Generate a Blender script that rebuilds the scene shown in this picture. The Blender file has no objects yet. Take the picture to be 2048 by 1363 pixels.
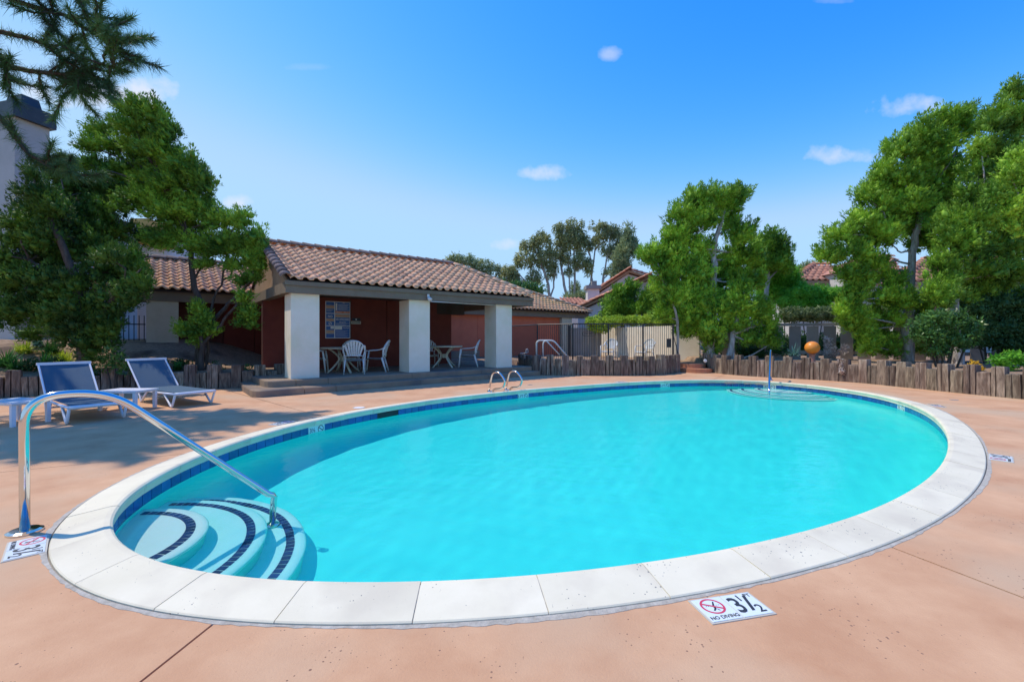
import bpy, math, random
import numpy as np
from mathutils import Vector, Matrix

random.seed(7)
sc = bpy.context.scene
COL = sc.collection
R = math.radians

# ------------------------------------------------------------------ camera
H = 1.25            # eye height, metres
F = 890.0           # focal length in pixels of a 2048 px wide picture
HZ = 673.0          # row of the horizon
cd = bpy.data.cameras.new('camera'); cam = bpy.data.objects.new('camera', cd); COL.objects.link(cam)
cam.location = (0, 0, H); cam.rotation_euler = (R(90), 0, 0)
cd.sensor_width = 36; cd.lens = 36 * F / 2048; cd.shift_y = -8.5 / 2048
cd.clip_start = .05; cd.clip_end = 2000
sc.camera = cam

# ------------------------------------------------------------------ sky and sun
SUN_EL = 60.5
SUN_DIR = Vector((-.965 * math.cos(R(SUN_EL)), .262 * math.cos(R(SUN_EL)), math.sin(R(SUN_EL)))).normalized()
world = bpy.data.worlds.new('World'); sc.world = world; world.use_nodes = True
wt = world.node_tree; wn = wt.nodes; wl = wt.links
bg = wn['Background']
SKY_STRENGTH = .125; WATER_SHEEN = .5
def wnode(t, **k):
    n = wn.new(t)
    for a, b in k.items(): setattr(n, a, b)
    return n
def wmath(op, a, b=None, c=None, clamp=False):
    n = wnode('ShaderNodeMath', operation=op); n.use_clamp = clamp
    for i, x in enumerate((a, b, c)):
        if x is None: continue
        if isinstance(x, (int, float)): n.inputs[i].default_value = x
        else: wl.new(x, n.inputs[i])
    return n.outputs[0]
sky = wnode('ShaderNodeTexSky', sky_type='NISHITA'); sky.sun_disc = False
sky.sun_elevation = R(SUN_EL); sky.sun_rotation = math.atan2(SUN_DIR.x, SUN_DIR.y)
sky.air_density = 1.0; sky.dust_density = .08; sky.ozone_density = 2.2; sky.altitude = 50
sep = wnode('ShaderNodeSeparateColor'); wl.new(sky.outputs[0], sep.inputs[0])
# colour rendering of the camera: a little more saturated than the raw sky
SKG = (4.0, 1.45, .78); SKM = (.0260, .122, .50); SKC = (.42, .68, .99)
comb = wnode('ShaderNodeCombineColor')
for i in range(3):
    p = wmath('POWER', sep.outputs[i], SKG[i]); wl.new(wmath('SMOOTH_MIN', wmath('MULTIPLY', p, SKM[i] / .125), SKC[i] / .125, (2.4, 2.4, .5)[i]), comb.inputs[i])
# small fair-weather clouds, fixed in direction
tc = wnode('ShaderNodeTexCoord'); sx = wnode('ShaderNodeSeparateXYZ'); wl.new(tc.outputs['Generated'], sx.inputs[0])
front = wmath('GREATER_THAN', sx.outputs[1], .05)
ysafe = wmath('MAXIMUM', sx.outputs[1], .05)
u_ = wmath('DIVIDE', sx.outputs[0], ysafe); v_ = wmath('DIVIDE', sx.outputs[2], ysafe)
nz = wnode('ShaderNodeTexNoise'); nz.inputs['Scale'].default_value = 9; nz.inputs['Detail'].default_value = 6; nz.inputs['Roughness'].default_value = .6
wl.new(tc.outputs['Generated'], nz.inputs['Vector'])
nz2 = wnode('ShaderNodeTexNoise'); nz2.inputs['Scale'].default_value = 30; nz2.inputs['Detail'].default_value = 5
wl.new(tc.outputs['Generated'], nz2.inputs['Vector'])
noise_sum = wmath('ADD', wmath('MULTIPLY', wmath('SUBTRACT', nz.outputs[0], .5), 5.5), wmath('MULTIPLY', wmath('SUBTRACT', nz2.outputs[0], .5), 2.6))
mask = None
for (px, py, rx, ry, op) in ((225, 195, 130, 44, .95), (75, 188, 40, 18, .6), (1805, 218, 92, 30, .75), (1700, 312, 88, 26, .72), (1085, 346, 62, 20, .62),
                             (1220, 108, 34, 18, .4), (480, 405, 34, 18, .8), (1015, 490, 44, 15, .5), (150, 290, 25, 12, .7), (610, 135, 45, 9, .12), (1660, 2, 60, 9, .2)):
    du = wmath('DIVIDE', wmath('SUBTRACT', u_, (px - 1024) / F), rx / F)
    dv = wmath('DIVIDE', wmath('SUBTRACT', v_, (HZ - py) / F), ry / F)
    dv = wmath('MULTIPLY', dv, wmath('SUBTRACT', 1.0, wmath('MULTIPLY', wmath('SIGN', dv), .18)))
    d2 = wmath('ADD', wmath('MULTIPLY', du, du), wmath('MULTIPLY', dv, dv))
    m = wmath('MULTIPLY', wmath('MULTIPLY', wmath('ADD', wmath('SUBTRACT', .72, d2), wmath('MULTIPLY', noise_sum, .75)), .85, clamp=True), op)
    m = wmath('SMOOTH_MIN', m, op, .2) if False else m
    mask = m if mask is None else wmath('MAXIMUM', mask, m)
mask = wmath('MULTIPLY', mask, front, clamp=True)
mx = wnode('ShaderNodeMix', data_type='RGBA'); wl.new(mask, mx.inputs[0]); wl.new(comb.outputs[0], mx.inputs[6])
mx.inputs[7].default_value = (.80 / .125, .82 / .125, .93 / .125, 1)
wl.new(mx.outputs[2], bg.inputs[0]); bg.inputs[1].default_value = SKY_STRENGTH

sl = bpy.data.lights.new('sun', 'SUN'); sun = bpy.data.objects.new('sun', sl); COL.objects.link(sun)
sl.energy = 3.3; sl.angle = R(.53); sl.color = (1, .89, .74)
sun.rotation_euler = SUN_DIR.to_track_quat('Z', 'Y').to_euler()
sl.cycles.is_caustics_light = True

sc.view_settings.view_transform = 'Standard'; sc.view_settings.look = 'None'
sc.view_settings.exposure = .1; sc.view_settings.gamma = 1; sc.view_settings.use_curve_mapping = False
sc.cycles.use_denoising = True; sc.cycles.sample_clamp_indirect = 6
sc.cycles.caustics_refractive = True; sc.cycles.caustics_reflective = True
sc.cycles.max_bounces = 12; sc.cycles.diffuse_bounces = 6; sc.cycles.transparent_max_bounces = 8

# ------------------------------------------------------------------ picture rays to places
def G(px, py, z=0.0):                       # point of the level z seen at a pixel
    Y = F * (H - z) / (py - HZ); return Vector(((px - 1024) / F * Y, Y, z))
def W(px, py, Y):                           # point at depth Y
    return Vector(((px - 1024) / F * Y, Y, H + (HZ - py) / F * Y))

# ------------------------------------------------------------------ materials
def new_mat(name):
    m = bpy.data.materials.new(name); m.use_nodes = True
    return m, m.node_tree, m.node_tree.nodes['Principled BSDF']
def pm(name, c1, c2=None, scale=4., rough=.7, bump=0., bscale=60., metal=0., stretch=(1, 1, 1), rand=0., hrand=0., pits=None, c3=None, s3=.6, bdist=.01, coat=0., detail=5., spec=.5):
    m, t, b = new_mat(name); n = t.nodes; l = t.links
    tcn = n.new('ShaderNodeTexCoord'); mp = n.new('ShaderNodeMapping'); mp.inputs['Scale'].default_value = stretch
    l.new(tcn.outputs['Object'], mp.inputs[0]); vec = mp.outputs[0]
    oi = n.new('ShaderNodeObjectInfo')
    if rand or hrand:
        ad = n.new('ShaderNodeVectorMath'); ad.operation = 'ADD'
        cx = n.new('ShaderNodeCombineXYZ'); mm = n.new('ShaderNodeMath'); mm.operation = 'MULTIPLY'; mm.inputs[1].default_value = 37.
        l.new(oi.outputs['Random'], mm.inputs[0]); l.new(mm.outputs[0], cx.inputs[0]); l.new(mm.outputs[0], cx.inputs[1])
        l.new(vec, ad.inputs[0]); l.new(cx.outputs[0], ad.inputs[1]); vec = ad.outputs[0]
    col = None
    if c2:
        nt = n.new('ShaderNodeTexNoise'); nt.inputs['Scale'].default_value = scale; nt.inputs['Detail'].default_value = detail; nt.inputs['Roughness'].default_value = .62
        l.new(vec, nt.inputs['Vector'])
        rp = n.new('ShaderNodeValToRGB'); rp.color_ramp.elements[0].position = .34; rp.color_ramp.elements[1].position = .68
        rp.color_ramp.elements[0].color = (*c1, 1); rp.color_ramp.elements[1].color = (*c2, 1)
        l.new(nt.outputs[0], rp.inputs[0]); col = rp.outputs[0]
    else:
        rg = n.new('ShaderNodeRGB'); rg.outputs[0].default_value = (*c1, 1); col = rg.outputs[0]
    if c3:
        n3 = n.new('ShaderNodeTexNoise'); n3.inputs['Scale'].default_value = s3; n3.inputs['Detail'].default_value = 4
        l.new(vec, n3.inputs['Vector'])
        r3 = n.new('ShaderNodeMapRange'); r3.inputs[1].default_value = .48; r3.inputs[2].default_value = .66; l.new(n3.outputs[0], r3.inputs[0])
        m3 = n.new('ShaderNodeMix'); m3.data_type = 'RGBA'; l.new(r3.outputs[0], m3.inputs[0]); l.new(col, m3.inputs[6]); m3.inputs[7].default_value = (*c3, 1); col = m3.outputs[2]
    if pits:
        pc, ps, pth = pits
        vo = n.new('ShaderNodeTexVoronoi'); vo.inputs['Scale'].default_value = ps; l.new(vec, vo.inputs['Vector'])
        # random radius per cell, most cells empty
        sc_ = n.new('ShaderNodeSeparateColor'); l.new(vo.outputs['Color'], sc_.inputs[0])
        pw = n.new('ShaderNodeMath'); pw.operation = 'POWER'; l.new(sc_.outputs[0], pw.inputs[0]); pw.inputs[1].default_value = 7
        npat = n.new('ShaderNodeTexNoise'); npat.inputs['Scale'].default_value = 2.2; l.new(vec, npat.inputs['Vector'])
        mr0 = n.new('ShaderNodeMapRange'); mr0.inputs[1].default_value = .4; mr0.inputs[2].default_value = .65; l.new(npat.outputs[0], mr0.inputs[0])
        mu = n.new('ShaderNodeMath'); mu.operation = 'MULTIPLY'; l.new(pw.outputs[0], mu.inputs[0]); l.new(mr0.outputs[0], mu.inputs[1])
        mu2 = n.new('ShaderNodeMath'); mu2.operation = 'MULTIPLY'; l.new(mu.outputs[0], mu2.inputs[0]); mu2.inputs[1].default_value = pth
        lt = n.new('ShaderNodeMath'); lt.operation = 'LESS_THAN'; l.new(vo.outputs['Distance'], lt.inputs[0]); l.new(mu2.outputs[0], lt.inputs[1])
        mp_ = n.new('ShaderNodeMix'); mp_.data_type = 'RGBA'; l.new(lt.outputs[0], mp_.inputs[0]); l.new(col, mp_.inputs[6]); mp_.inputs[7].default_value = (*pc, 1); col = mp_.outputs[2]
    if rand or hrand:
        hs = n.new('ShaderNodeHueSaturation')
        mr = n.new('ShaderNodeMapRange'); mr.inputs[3].default_value = 1 - rand; mr.inputs[4].default_value = 1 + rand
        l.new(oi.outputs['Random'], mr.inputs[0]); l.new(mr.outputs[0], hs.inputs['Value'])
        if hrand:
            wv = n.new('ShaderNodeMath'); wv.operation = 'MULTIPLY'; wv.inputs[1].default_value = 7.31; l.new(oi.outputs['Random'], wv.inputs[0])
            fr = n.new('ShaderNodeMath'); fr.operation = 'FRACT'; l.new(wv.outputs[0], fr.inputs[0])
            mh = n.new('ShaderNodeMapRange'); mh.inputs[3].default_value = .5 - hrand; mh.inputs[4].default_value = .5 + hrand; l.new(fr.outputs[0], mh.inputs[0]); l.new(mh.outputs[0], hs.inputs['Hue'])
        l.new(col, hs.inputs['Color']); col = hs.outputs[0]
    l.new(col, b.inputs['Base Color'])
    b.inputs['Roughness'].default_value = rough; b.inputs['Metallic'].default_value = metal
    b.inputs['Specular IOR Level'].default_value = spec
    if coat: b.inputs['Coat Weight'].default_value = coat
    if bump:
        nb = n.new('ShaderNodeTexNoise'); nb.inputs['Scale'].default_value = bscale; nb.inputs['Detail'].default_value = 6; nb.inputs['Roughness'].default_value = .65
        l.new(vec, nb.inputs['Vector']); bu = n.new('ShaderNodeBump'); bu.inputs['Strength'].default_value = bump; bu.inputs['Distance'].default_value = bdist
        l.new(nb.outputs[0], bu.inputs['Height']); l.new(bu.outputs[0], b.inputs['Normal'])
    return m
def leaf_mat(name, c1, c2, scale=1.5, trans=.3, rough=.6, c3=None):
    m, t, b = new_mat(name); n = t.nodes; l = t.links
    tcn = n.new('ShaderNodeTexCoord'); nt = n.new('ShaderNodeTexNoise'); nt.inputs['Scale'].default_value = scale; nt.inputs['Detail'].default_value = 4
    l.new(tcn.outputs['Object'], nt.inputs['Vector'])
    rp = n.new('ShaderNodeValToRGB'); e = rp.color_ramp.elements; e[0].position = .36; e[1].position = .64
    e[0].color = (*c1, 1); e[1].color = (*c2, 1)
    if c3: q = e.new(.75); q.color = (*c3, 1)
    l.new(nt.outputs[0], rp.inputs[0])
    n2 = n.new('ShaderNodeTexNoise'); n2.inputs['Scale'].default_value = scale * 14; l.new(tcn.outputs['Object'], n2.inputs['Vector'])
    hs = n.new('ShaderNodeHueSaturation'); mr = n.new('ShaderNodeMapRange'); mr.inputs[1].default_value = .3; mr.inputs[2].default_value = .7; mr.inputs[3].default_value = .7; mr.inputs[4].default_value = 1.35
    l.new(n2.outputs[0], mr.inputs[0]); l.new(mr.outputs[0], hs.inputs['Value']); l.new(rp.outputs[0], hs.inputs['Color'])
    l.new(hs.outputs[0], b.inputs['Base Color']); b.inputs['Roughness'].default_value = rough; b.inputs['Specular IOR Level'].default_value = .3
    tr = n.new('ShaderNodeBsdfTranslucent'); l.new(hs.outputs[0], tr.inputs[0])
    mixs = n.new('ShaderNodeMixShader'); mixs.inputs[0].default_value = trans
    l.new(b.outputs[0], mixs.inputs[1]); l.new(tr.outputs[0], mixs.inputs[2]); l.new(mixs.outputs[0], n['Material Output'].inputs[0])
    return m

M = {}
M['deck'] = pm('terracotta_concrete', (.56, .29, .148), (.70, .41, .225), 1.9, .88, .6, 90, pits=((.26, .14, .085), 66, .42), c3=(.59, .39, .235), s3=.7, detail=9, bdist=.004)
M['deck_gap'] = pm('joint_dirt', (.09, .06, .05), (.13, .09, .07), 9, .95)
M['coping'] = pm('white_cast_stone', (.77, .69, .49), (.84, .755, .55), 3., .85, .25, 70, pits=((.2, .19, .17), 75, .42), c3=(.70, .62, .45), s3=2.6, bdist=.003, rand=.045)
M['grout'] = pm('grey_mortar', (.38, .34, .27), (.56, .51, .42), 22, .95, .6, 60, bdist=.01)
M['plaster'] = pm('pool_plaster', (.055, .85, .78), (.065, .87, .80), 1.2, .8)
M['tread'] = pm('depth_tinted_plaster', (.50, .86, .80), (.58, .88, .82), 5, .8)  # white plaster with the tint of light through deeper water put into its colour
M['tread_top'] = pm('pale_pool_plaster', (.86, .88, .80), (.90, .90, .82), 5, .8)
M['riser'] = pm('shade_tinted_side_plaster', (.10, .72, .70), (.13, .76, .72), 5, .8)  # shade and water depth on the step sides put into the colour
M['tile'] = pm('blue_pool_tile', (.012, .095, .30), (.02, .14, .38), 6, .22, rand=.18, hrand=.012)
M['tile_dark'] = pm('navy_step_tile', (.012, .035, .12), (.02, .06, .18), 9, .3, rand=.3)
M['tile_white'] = pm('white_marker_tile', (.74, .80, .80), None, rough=.25)
M['steel'] = pm('polished_steel', (.72, .70, .67), None, rough=.12, metal=1.)
M['black'] = pm('black_print', (.03, .035, .045), None, rough=.6)
M['skimmer_shade'] = pm('skimmer_shade_black', (.02, .03, .035), None, rough=.6)  # near-black face, painting the shade inside the shallow skimmer recess
M['red'] = pm('red_print', (.62, .06, .10), None, rough=.6)
M['orange_print'] = pm('orange_print', (.80, .24, .08), None, rough=.6)
M['blue_print'] = pm('blue_print', (.05, .14, .42), (.07, .18, .50), 3, .5)
M['sign_white'] = pm('white_sign_paint', (.86, .84, .80), (.9, .88, .84), 9, .5)
M['sign_cream'] = pm('cream_sign_paint', (.55, .50, .40), None, rough=.6)
M['stucco_white'] = pm('white_stucco', (.84, .75, .58), (.88, .80, .64), 5, .95, .8, 45, c3=(.78, .72, .52), s3=1.4, bdist=.012)
M['stucco_cream'] = pm('cream_stucco', (.52, .47, .33), (.58, .53, .39), 5, .95, .5, 45)
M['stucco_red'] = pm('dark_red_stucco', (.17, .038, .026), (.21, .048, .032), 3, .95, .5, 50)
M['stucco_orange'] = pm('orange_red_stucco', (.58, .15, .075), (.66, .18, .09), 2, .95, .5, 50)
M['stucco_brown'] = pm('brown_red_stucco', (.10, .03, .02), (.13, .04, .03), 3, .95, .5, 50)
M['stucco_beige'] = pm('beige_stucco', (.78, .67, .50), (.86, .76, .60), 3, .95, .8, 30, bdist=.015)
M['brown_wood'] = pm('brown_painted_wood', (.18, .135, .09), (.22, .17, .115), 3, .75, .3, 30, stretch=(1, 1, 1))
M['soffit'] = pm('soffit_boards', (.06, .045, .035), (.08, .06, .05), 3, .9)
M['tan_wood'] = pm('tan_gable_board', (.34, .22, .13), (.40, .26, .16), 3, .8)
M['rooftile'] = pm('clay_roof_tile', (.88, .43, .22), (.94, .57, .32), 7, .85, .4, 40, rand=.16, hrand=.004, c3=(.70, .38, .22), s3=3.2)
M['rooftile_dark'] = pm('weathered_roof_tile', (.16, .12, .11), (.30, .22, .19), 9, .85, .4, 40, rand=.25)
M['rooftile_far'] = pm('far_roof_tile', (.55, .22, .13), (.66, .34, .22), 3.3, .85, c3=(.40, .18, .12), s3=2.2)  # reddish clay mix for the far roofs
M['rooftile_yel'] = pm('ochre_roof_tile', (.90, .42, .20), (.94, .54, .28), 7, .85, .3, 40, rand=.16, hrand=.004, c3=(.88, .48, .20), s3=1.1)
M['underlay'] = pm('roof_underlay', (.05, .035, .03), None, rough=.95)
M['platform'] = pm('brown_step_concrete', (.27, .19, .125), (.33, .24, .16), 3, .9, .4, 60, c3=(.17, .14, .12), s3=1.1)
M['redstep'] = pm('red_step_concrete', (.42, .17, .09), (.5, .22, .12), 4, .9, .3, 60)
M['timber'] = pm('weathered_timber', (.14, .10, .072), (.44, .34, .25), 4.2, .95, 1.0, 16, stretch=(5.5, 5.5, .55), rand=.42, hrand=.014, c3=(.13, .085, .06), s3=1.3, bdist=.03)
M['soil'] = pm('mulch_soil', (.28, .17, .10), (.50, .34, .21), 18, .95, 1., 40, bdist=.03, c3=(.13, .08, .05), s3=1.2)
M['iron'] = pm('black_iron', (.022, .02, .02), None, rough=.5)
M['grey_board'] = pm('grey_painted_board', (.30, .245, .21), (.36, .30, .26), 2, .8, .3, 30, rand=.12)
M['grey_wall'] = pm('grey_stucco', (.26, .24, .22), (.32, .30, .28), 2, .9)
M['house_white'] = pm('white_house_stucco', (.60, .57, .54), (.68, .65, .62), 1.5, .95, .4, 30)
M['house_grey'] = pm('pale_grey_stucco', (.44, .42, .38), (.52, .49, .45), 1.2, .95, .6, 20)
M['house_yellow'] = pm('ochre_house_stucco', (.62, .36, .10), (.68, .42, .13), 2, .95)
M['roof_metal'] = pm('black_metal', (.02, .024, .032), (.035, .04, .05), 3, .45)
M['plastic'] = pm('white_plastic', (.66, .66, .62), (.72, .72, .68), 4, .4)
M['plastic_y'] = pm('yellowed_plastic', (.58, .55, .40), (.64, .61, .46), 3, .45)
M['lounger_white'] = pm('white_resin', (.74, .74, .76), (.80, .80, .82), 4, .4)
M['sling'] = pm('blue_sling', (.045, .10, .15), (.055, .12, .175), 30, .8, .4, 300, c3=(.06, .115, .16), s3=3)
M['orange'] = pm('orange_ball', (.86, .27, .03), (.92, .31, .04), 5, .4, .15, 25)
M['pinkclay'] = pm('pink_clay', (.45, .22, .16), None, rough=.9)
M['bark'] = pm('grey_bark', (.30, .25, .21), (.62, .56, .50), 4, .95, 1., 14, stretch=(4, 4, .8), bdist=.03)
M['bark_dark'] = pm('dark_bark', (.06, .045, .035), (.13, .10, .08), 4, .95, 1., 14, stretch=(4, 4, .8), bdist=.03)
M['bark_euc'] = pm('pale_eucalyptus_bark', (.30, .24, .19), (.50, .43, .36), 2, .9)
M['jun'] = leaf_mat('juniper_foliage', (.09, .21, .016), (.40, .62, .05), 1.5, .16, c3=(.55, .70, .08))
M['jun2'] = leaf_mat('deep_juniper_foliage', (.06, .15, .016), (.28, .48, .04), 1.4, .16, c3=(.42, .60, .06))
M['jun_shade'] = leaf_mat('shade_tinted_juniper_foliage', (.028, .075, .014), (.10, .21, .025), 1.2, .16, c3=(.32, .52, .04))  # the pine's shade on this tree is put into the foliage colour
M['pine'] = leaf_mat('pine_needles', (.05, .11, .05), (.13, .25, .07), 1.4, .2)
M['euc'] = leaf_mat('eucalyptus_leaves', (.24, .29, .14), (.44, .44, .17), .35, .5, c3=(.70, .52, .13))
M['euc2'] = leaf_mat('grey_green_leaves', (.20, .28, .15), (.36, .42, .19), .4, .5)
M['bright'] = leaf_mat('bright_shrub_leaves', (.12, .38, .03), (.26, .56, .05), 1.2, .35)
M['lime'] = leaf_mat('lime_leaves', (.30, .46, .04), (.50, .62, .07), 1.5, .35)
M['hedge'] = leaf_mat('variegated_hedge_leaves', (.09, .15, .04), (.30, .36, .16), 6, .3)
M['shrub'] = leaf_mat('glossy_shrub_leaves', (.05, .13, .03), (.14, .28, .06), 3, .2, rough=.3)
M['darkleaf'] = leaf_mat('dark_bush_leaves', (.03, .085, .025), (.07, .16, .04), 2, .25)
M['blade_y'] = leaf_mat('yellow_green_blades', (.40, .52, .04), (.62, .68, .08), 3, .35)
M['blade_g'] = leaf_mat('green_blades', (.04, .16, .03), (.09, .26, .05), 3, .3)
M['blade_b'] = leaf_mat('blue_green_blades', (.08, .2, .16), (.14, .28, .24), 3, .3)
M['flower_y'] = leaf_mat('yellow_petals', (.75, .42, .03), (.8, .55, .06), 5, .3)
M['flower_w'] = leaf_mat('pale_petals', (.6, .45, .4), (.75, .68, .62), 5, .3)

# water: a clear refracting surface, lit through with refractive caustics
m, t, b = new_mat('pool_water'); t.nodes.remove(b)
gl = t.nodes.new('ShaderNodeBsdfRefraction'); gl.inputs['IOR'].default_value = 1.33; gl.inputs['Roughness'].default_value = 0
gl.inputs['Color'].default_value = (.84, .985, .99, 1)
gs = t.nodes.new('ShaderNodeBsdfGlossy'); gs.inputs['Roughness'].default_value = .05
fr0 = t.nodes.new('ShaderNodeFresnel'); fr0.inputs['IOR'].default_value = 1.33
fm = t.nodes.new('ShaderNodeMath'); fm.operation = 'MULTIPLY'; fm.inputs[1].default_value = WATER_SHEEN; t.links.new(fr0.outputs[0], fm.inputs[0])
# total reflection from below stays complete
ge = t.nodes.new('ShaderNodeNewGeometry'); mxf = t.nodes.new('ShaderNodeMix'); t.links.new(ge.outputs['Backfacing'], mxf.inputs[0]); t.links.new(fm.outputs[0], mxf.inputs[2]); t.links.new(fr0.outputs[0], mxf.inputs[3])
ms = t.nodes.new('ShaderNodeMixShader'); t.links.new(mxf.outputs[0], ms.inputs[0]); t.links.new(gl.outputs[0], ms.inputs[1]); t.links.new(gs.outputs[0], ms.inputs[2])
tcw = t.nodes.new('ShaderNodeTexCoord'); nw = t.nodes.new('ShaderNodeTexNoise'); nw.inputs['Scale'].default_value = 9; nw.inputs['Detail'].default_value = 4; t.links.new(tcw.outputs['Object'], nw.inputs['Vector'])
bw = t.nodes.new('ShaderNodeBump'); bw.inputs['Strength'].default_value = .35; bw.inputs['Distance'].default_value = .02; t.links.new(nw.outputs[0], bw.inputs['Height']); t.links.new(bw.outputs[0], gs.inputs['Normal'])
t.links.new(ms.outputs[0], t.nodes['Material Output'].inputs[0]); M['water'] = m
m, t, b = new_mat('window_glass'); b.inputs['Base Color'].default_value = (.03, .04, .06, 1); b.inputs['Roughness'].default_value = .08; M['glass'] = m

# ------------------------------------------------------------------ building helpers
BASE = {}
class MB:
    def __init__(s): s.v = []; s.f = []
    def add(s, v, f):
        k = len(s.v); s.v += [tuple(p) for p in v]; s.f += [tuple(i + k for i in q) for q in f]; return s
    def box(s, c, d, mat=None, taper=1.0):
        x, y, z = d[0] / 2, d[1] / 2, d[2] / 2; vs = []
        for sz in (-1, 1):
            tp = taper if sz > 0 else 1
            for sx_, sy_ in ((-1, -1), (1, -1), (1, 1), (-1, 1)): vs.append(Vector((sx_ * x * tp, sy_ * y * tp, sz * z)))
        if mat is not None: vs = [mat @ p for p in vs]
        vs = [p + Vector(c) for p in vs]
        return s.add(vs, [(3, 2, 1, 0), (4, 5, 6, 7), (0, 1, 5, 4), (1, 2, 6, 5), (2, 3, 7, 6), (3, 0, 4, 7)])
    def prism(s, poly, z0, z1):
        n = len(poly); v = [(p[0], p[1], z0) for p in poly] + [(p[0], p[1], z1) for p in poly]
        f = [tuple(range(n - 1, -1, -1)), tuple(range(n, 2 * n))] + [(i, (i + 1) % n, n + (i + 1) % n, n + i) for i in range(n)]
        return s.add(v, f)
    def hexa(s, a, b):                      # two quads a (4 pts) and b (4 pts)
        return s.add(list(a) + list(b), [(3, 2, 1, 0), (4, 5, 6, 7), (0, 1, 5, 4), (1, 2, 6, 5), (2, 3, 7, 6), (3, 0, 4, 7)])
    def tube(s, pts, r, seg=8, cap=True, flat=None):
        pts = [Vector(p) for p in pts]; n = len(pts)
        if not hasattr(r, '__len__'): r = [r] * n
        ts = [(pts[min(i + 1, n - 1)] - pts[max(i - 1, 0)]).normalized() for i in range(n)]
        a = Vector((0, 0, 1)) if abs(ts[0].z) < .9 else Vector((1, 0, 0))
        u = ts[0].cross(a).normalized(); v = []; f = []
        for i in range(n):
            u = (u - ts[i] * u.dot(ts[i])).normalized(); w = ts[i].cross(u)
            for k in range(seg):
                q = 2 * math.pi * k / seg
                v.append(pts[i] + (u * math.cos(q) + w * math.sin(q) * (flat or 1)) * r[i])
        for i in range(n - 1):
            for k in range(seg):
                f.append((i * seg + k, i * seg + (k + 1) % seg, (i + 1) * seg + (k + 1) % seg, (i + 1) * seg + k))
        if cap: f.append(tuple(range(seg - 1, -1, -1))); f.append(tuple((n - 1) * seg + k for k in range(seg)))
        return s.add(v, f)
    def build(s, name, m, parent=None, label=None, smooth=False, world=True, kind=None):
        off = Vector((0, 0, 0))
        if parent is not None and world: off = BASE[parent.name]
        me = bpy.data.meshes.new(name); me.from_pydata([(p[0] - off[0], p[1] - off[1], p[2] - off[2]) for p in s.v], [], s.f)
        me.materials.append(M[m] if isinstance(m, str) else m)
        if smooth: me.polygons.foreach_set('use_smooth', [True] * len(me.polygons))
        me.update(); return link(name, me, parent, label=label, kind=kind)
def link(name, me, parent=None, mat=None, label=None, kind=None):
    o = bpy.data.objects.new(name, me); COL.objects.link(o)
    if parent is not None:
        o.parent = parent; BASE[o.name] = BASE[parent.name]
    else: BASE[o.name] = Vector((0, 0, 0))
    if mat is not None: o.matrix_local = mat
    if label: o['label'] = label
    if kind: o['kind'] = kind
    return o
def thing(name, label, cat, base, rz=0., group=None, kind=None):
    o = bpy.data.objects.new(name, None); COL.objects.link(o); o.empty_display_size = .2
    o.location = base; o.rotation_euler = (0, 0, rz); BASE[o.name] = Vector(base)
    if label: o['label'] = label
    if cat: o['category'] = cat
    if group: o['group'] = group
    if kind: o['kind'] = kind
    return o
def tag(o, label=None, cat=None, group=None, kind=None):
    for k, x in (('label', label), ('category', cat), ('group', group), ('kind', kind)):
        if x: o[k] = x
    return o
def copy_tree(o, parent=None):
    c = o.copy(); COL.objects.link(c); BASE[c.name] = BASE[o.name]
    if parent is not None: c.parent = parent
    for ch in o.children: copy_tree(ch, c)
    return c
def dup(o, loc, rz, label):
    c = copy_tree(o); c.location = loc; c.rotation_euler = (0, 0, rz); c['label'] = label; return c
def fillet(pts, r, n=5):                    # round the corners of a polyline
    pts = [Vector(p) for p in pts]; out = [pts[0]]
    for i in range(1, len(pts) - 1):
        a, b_, c = pts[i - 1], pts[i], pts[i + 1]
        d = min(r, (a - b_).length * .49, (c - b_).length * .49)
        p0 = b_ + (a - b_).normalized() * d; p1 = b_ + (c - b_).normalized() * d
        for k in range(n + 1):
            q = k / n; out.append(p0 * (1 - q) ** 2 + b_ * 2 * q * (1 - q) + p1 * q * q)
    out.append(pts[-1]); return out
def npmesh(name, v, tris, m):
    me = bpy.data.meshes.new(name); n = len(tris)
    me.vertices.add(len(v)); me.vertices.foreach_set('co', np.asarray(v, dtype=np.float32).ravel())
    me.loops.add(3 * n); me.loops.foreach_set('vertex_index', np.asarray(tris, dtype=np.int32).ravel())
    me.polygons.add(n); me.polygons.foreach_set('loop_start', np.arange(0, 3 * n, 3, dtype=np.int32))
    me.polygons.foreach_set('loop_total', np.full(n, 3, dtype=np.int32))
    me.update(calc_edges=True); me.materials.append(M[m] if isinstance(m, str) else m); return me
FONT = {}
def text_mesh(txt, size, m, ext=.0006):
    k = (txt, size, m)
    if k in FONT: return FONT[k]
    cu = bpy.data.curves.new('txt', 'FONT'); cu.body = txt; cu.size = size; cu.align_x = 'CENTER'; cu.align_y = 'CENTER'; cu.extrude = ext; cu.resolution_u = 3
    cu.offset = size * .012
    o = bpy.data.objects.new('txt', cu); COL.objects.link(o)
    me = bpy.data.meshes.new_from_object(o.evaluated_get(bpy.context.evaluated_depsgraph_get()))
    bpy.data.objects.remove(o); me.materials.clear(); me.materials.append(M[m]); FONT[k] = me; return me
def text(parent, txt, size, m, mat, sx_=1.0, name='lettering'):
    return link(name, text_mesh(txt, size, m), parent, mat @ Matrix.Diagonal((sx_, 1, 1, 1)))
def frame(o, ex, ey, ez=None):              # matrix from origin and axes
    ex = Vector(ex).normalized(); ey = Vector(ey); ey = (ey - ex * ey.dot(ex)).normalized(); ez = ex.cross(ey)
    mt = Matrix((ex, ey, ez)).transposed().to_4x4(); mt.translation = Vector(o); return mt

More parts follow.
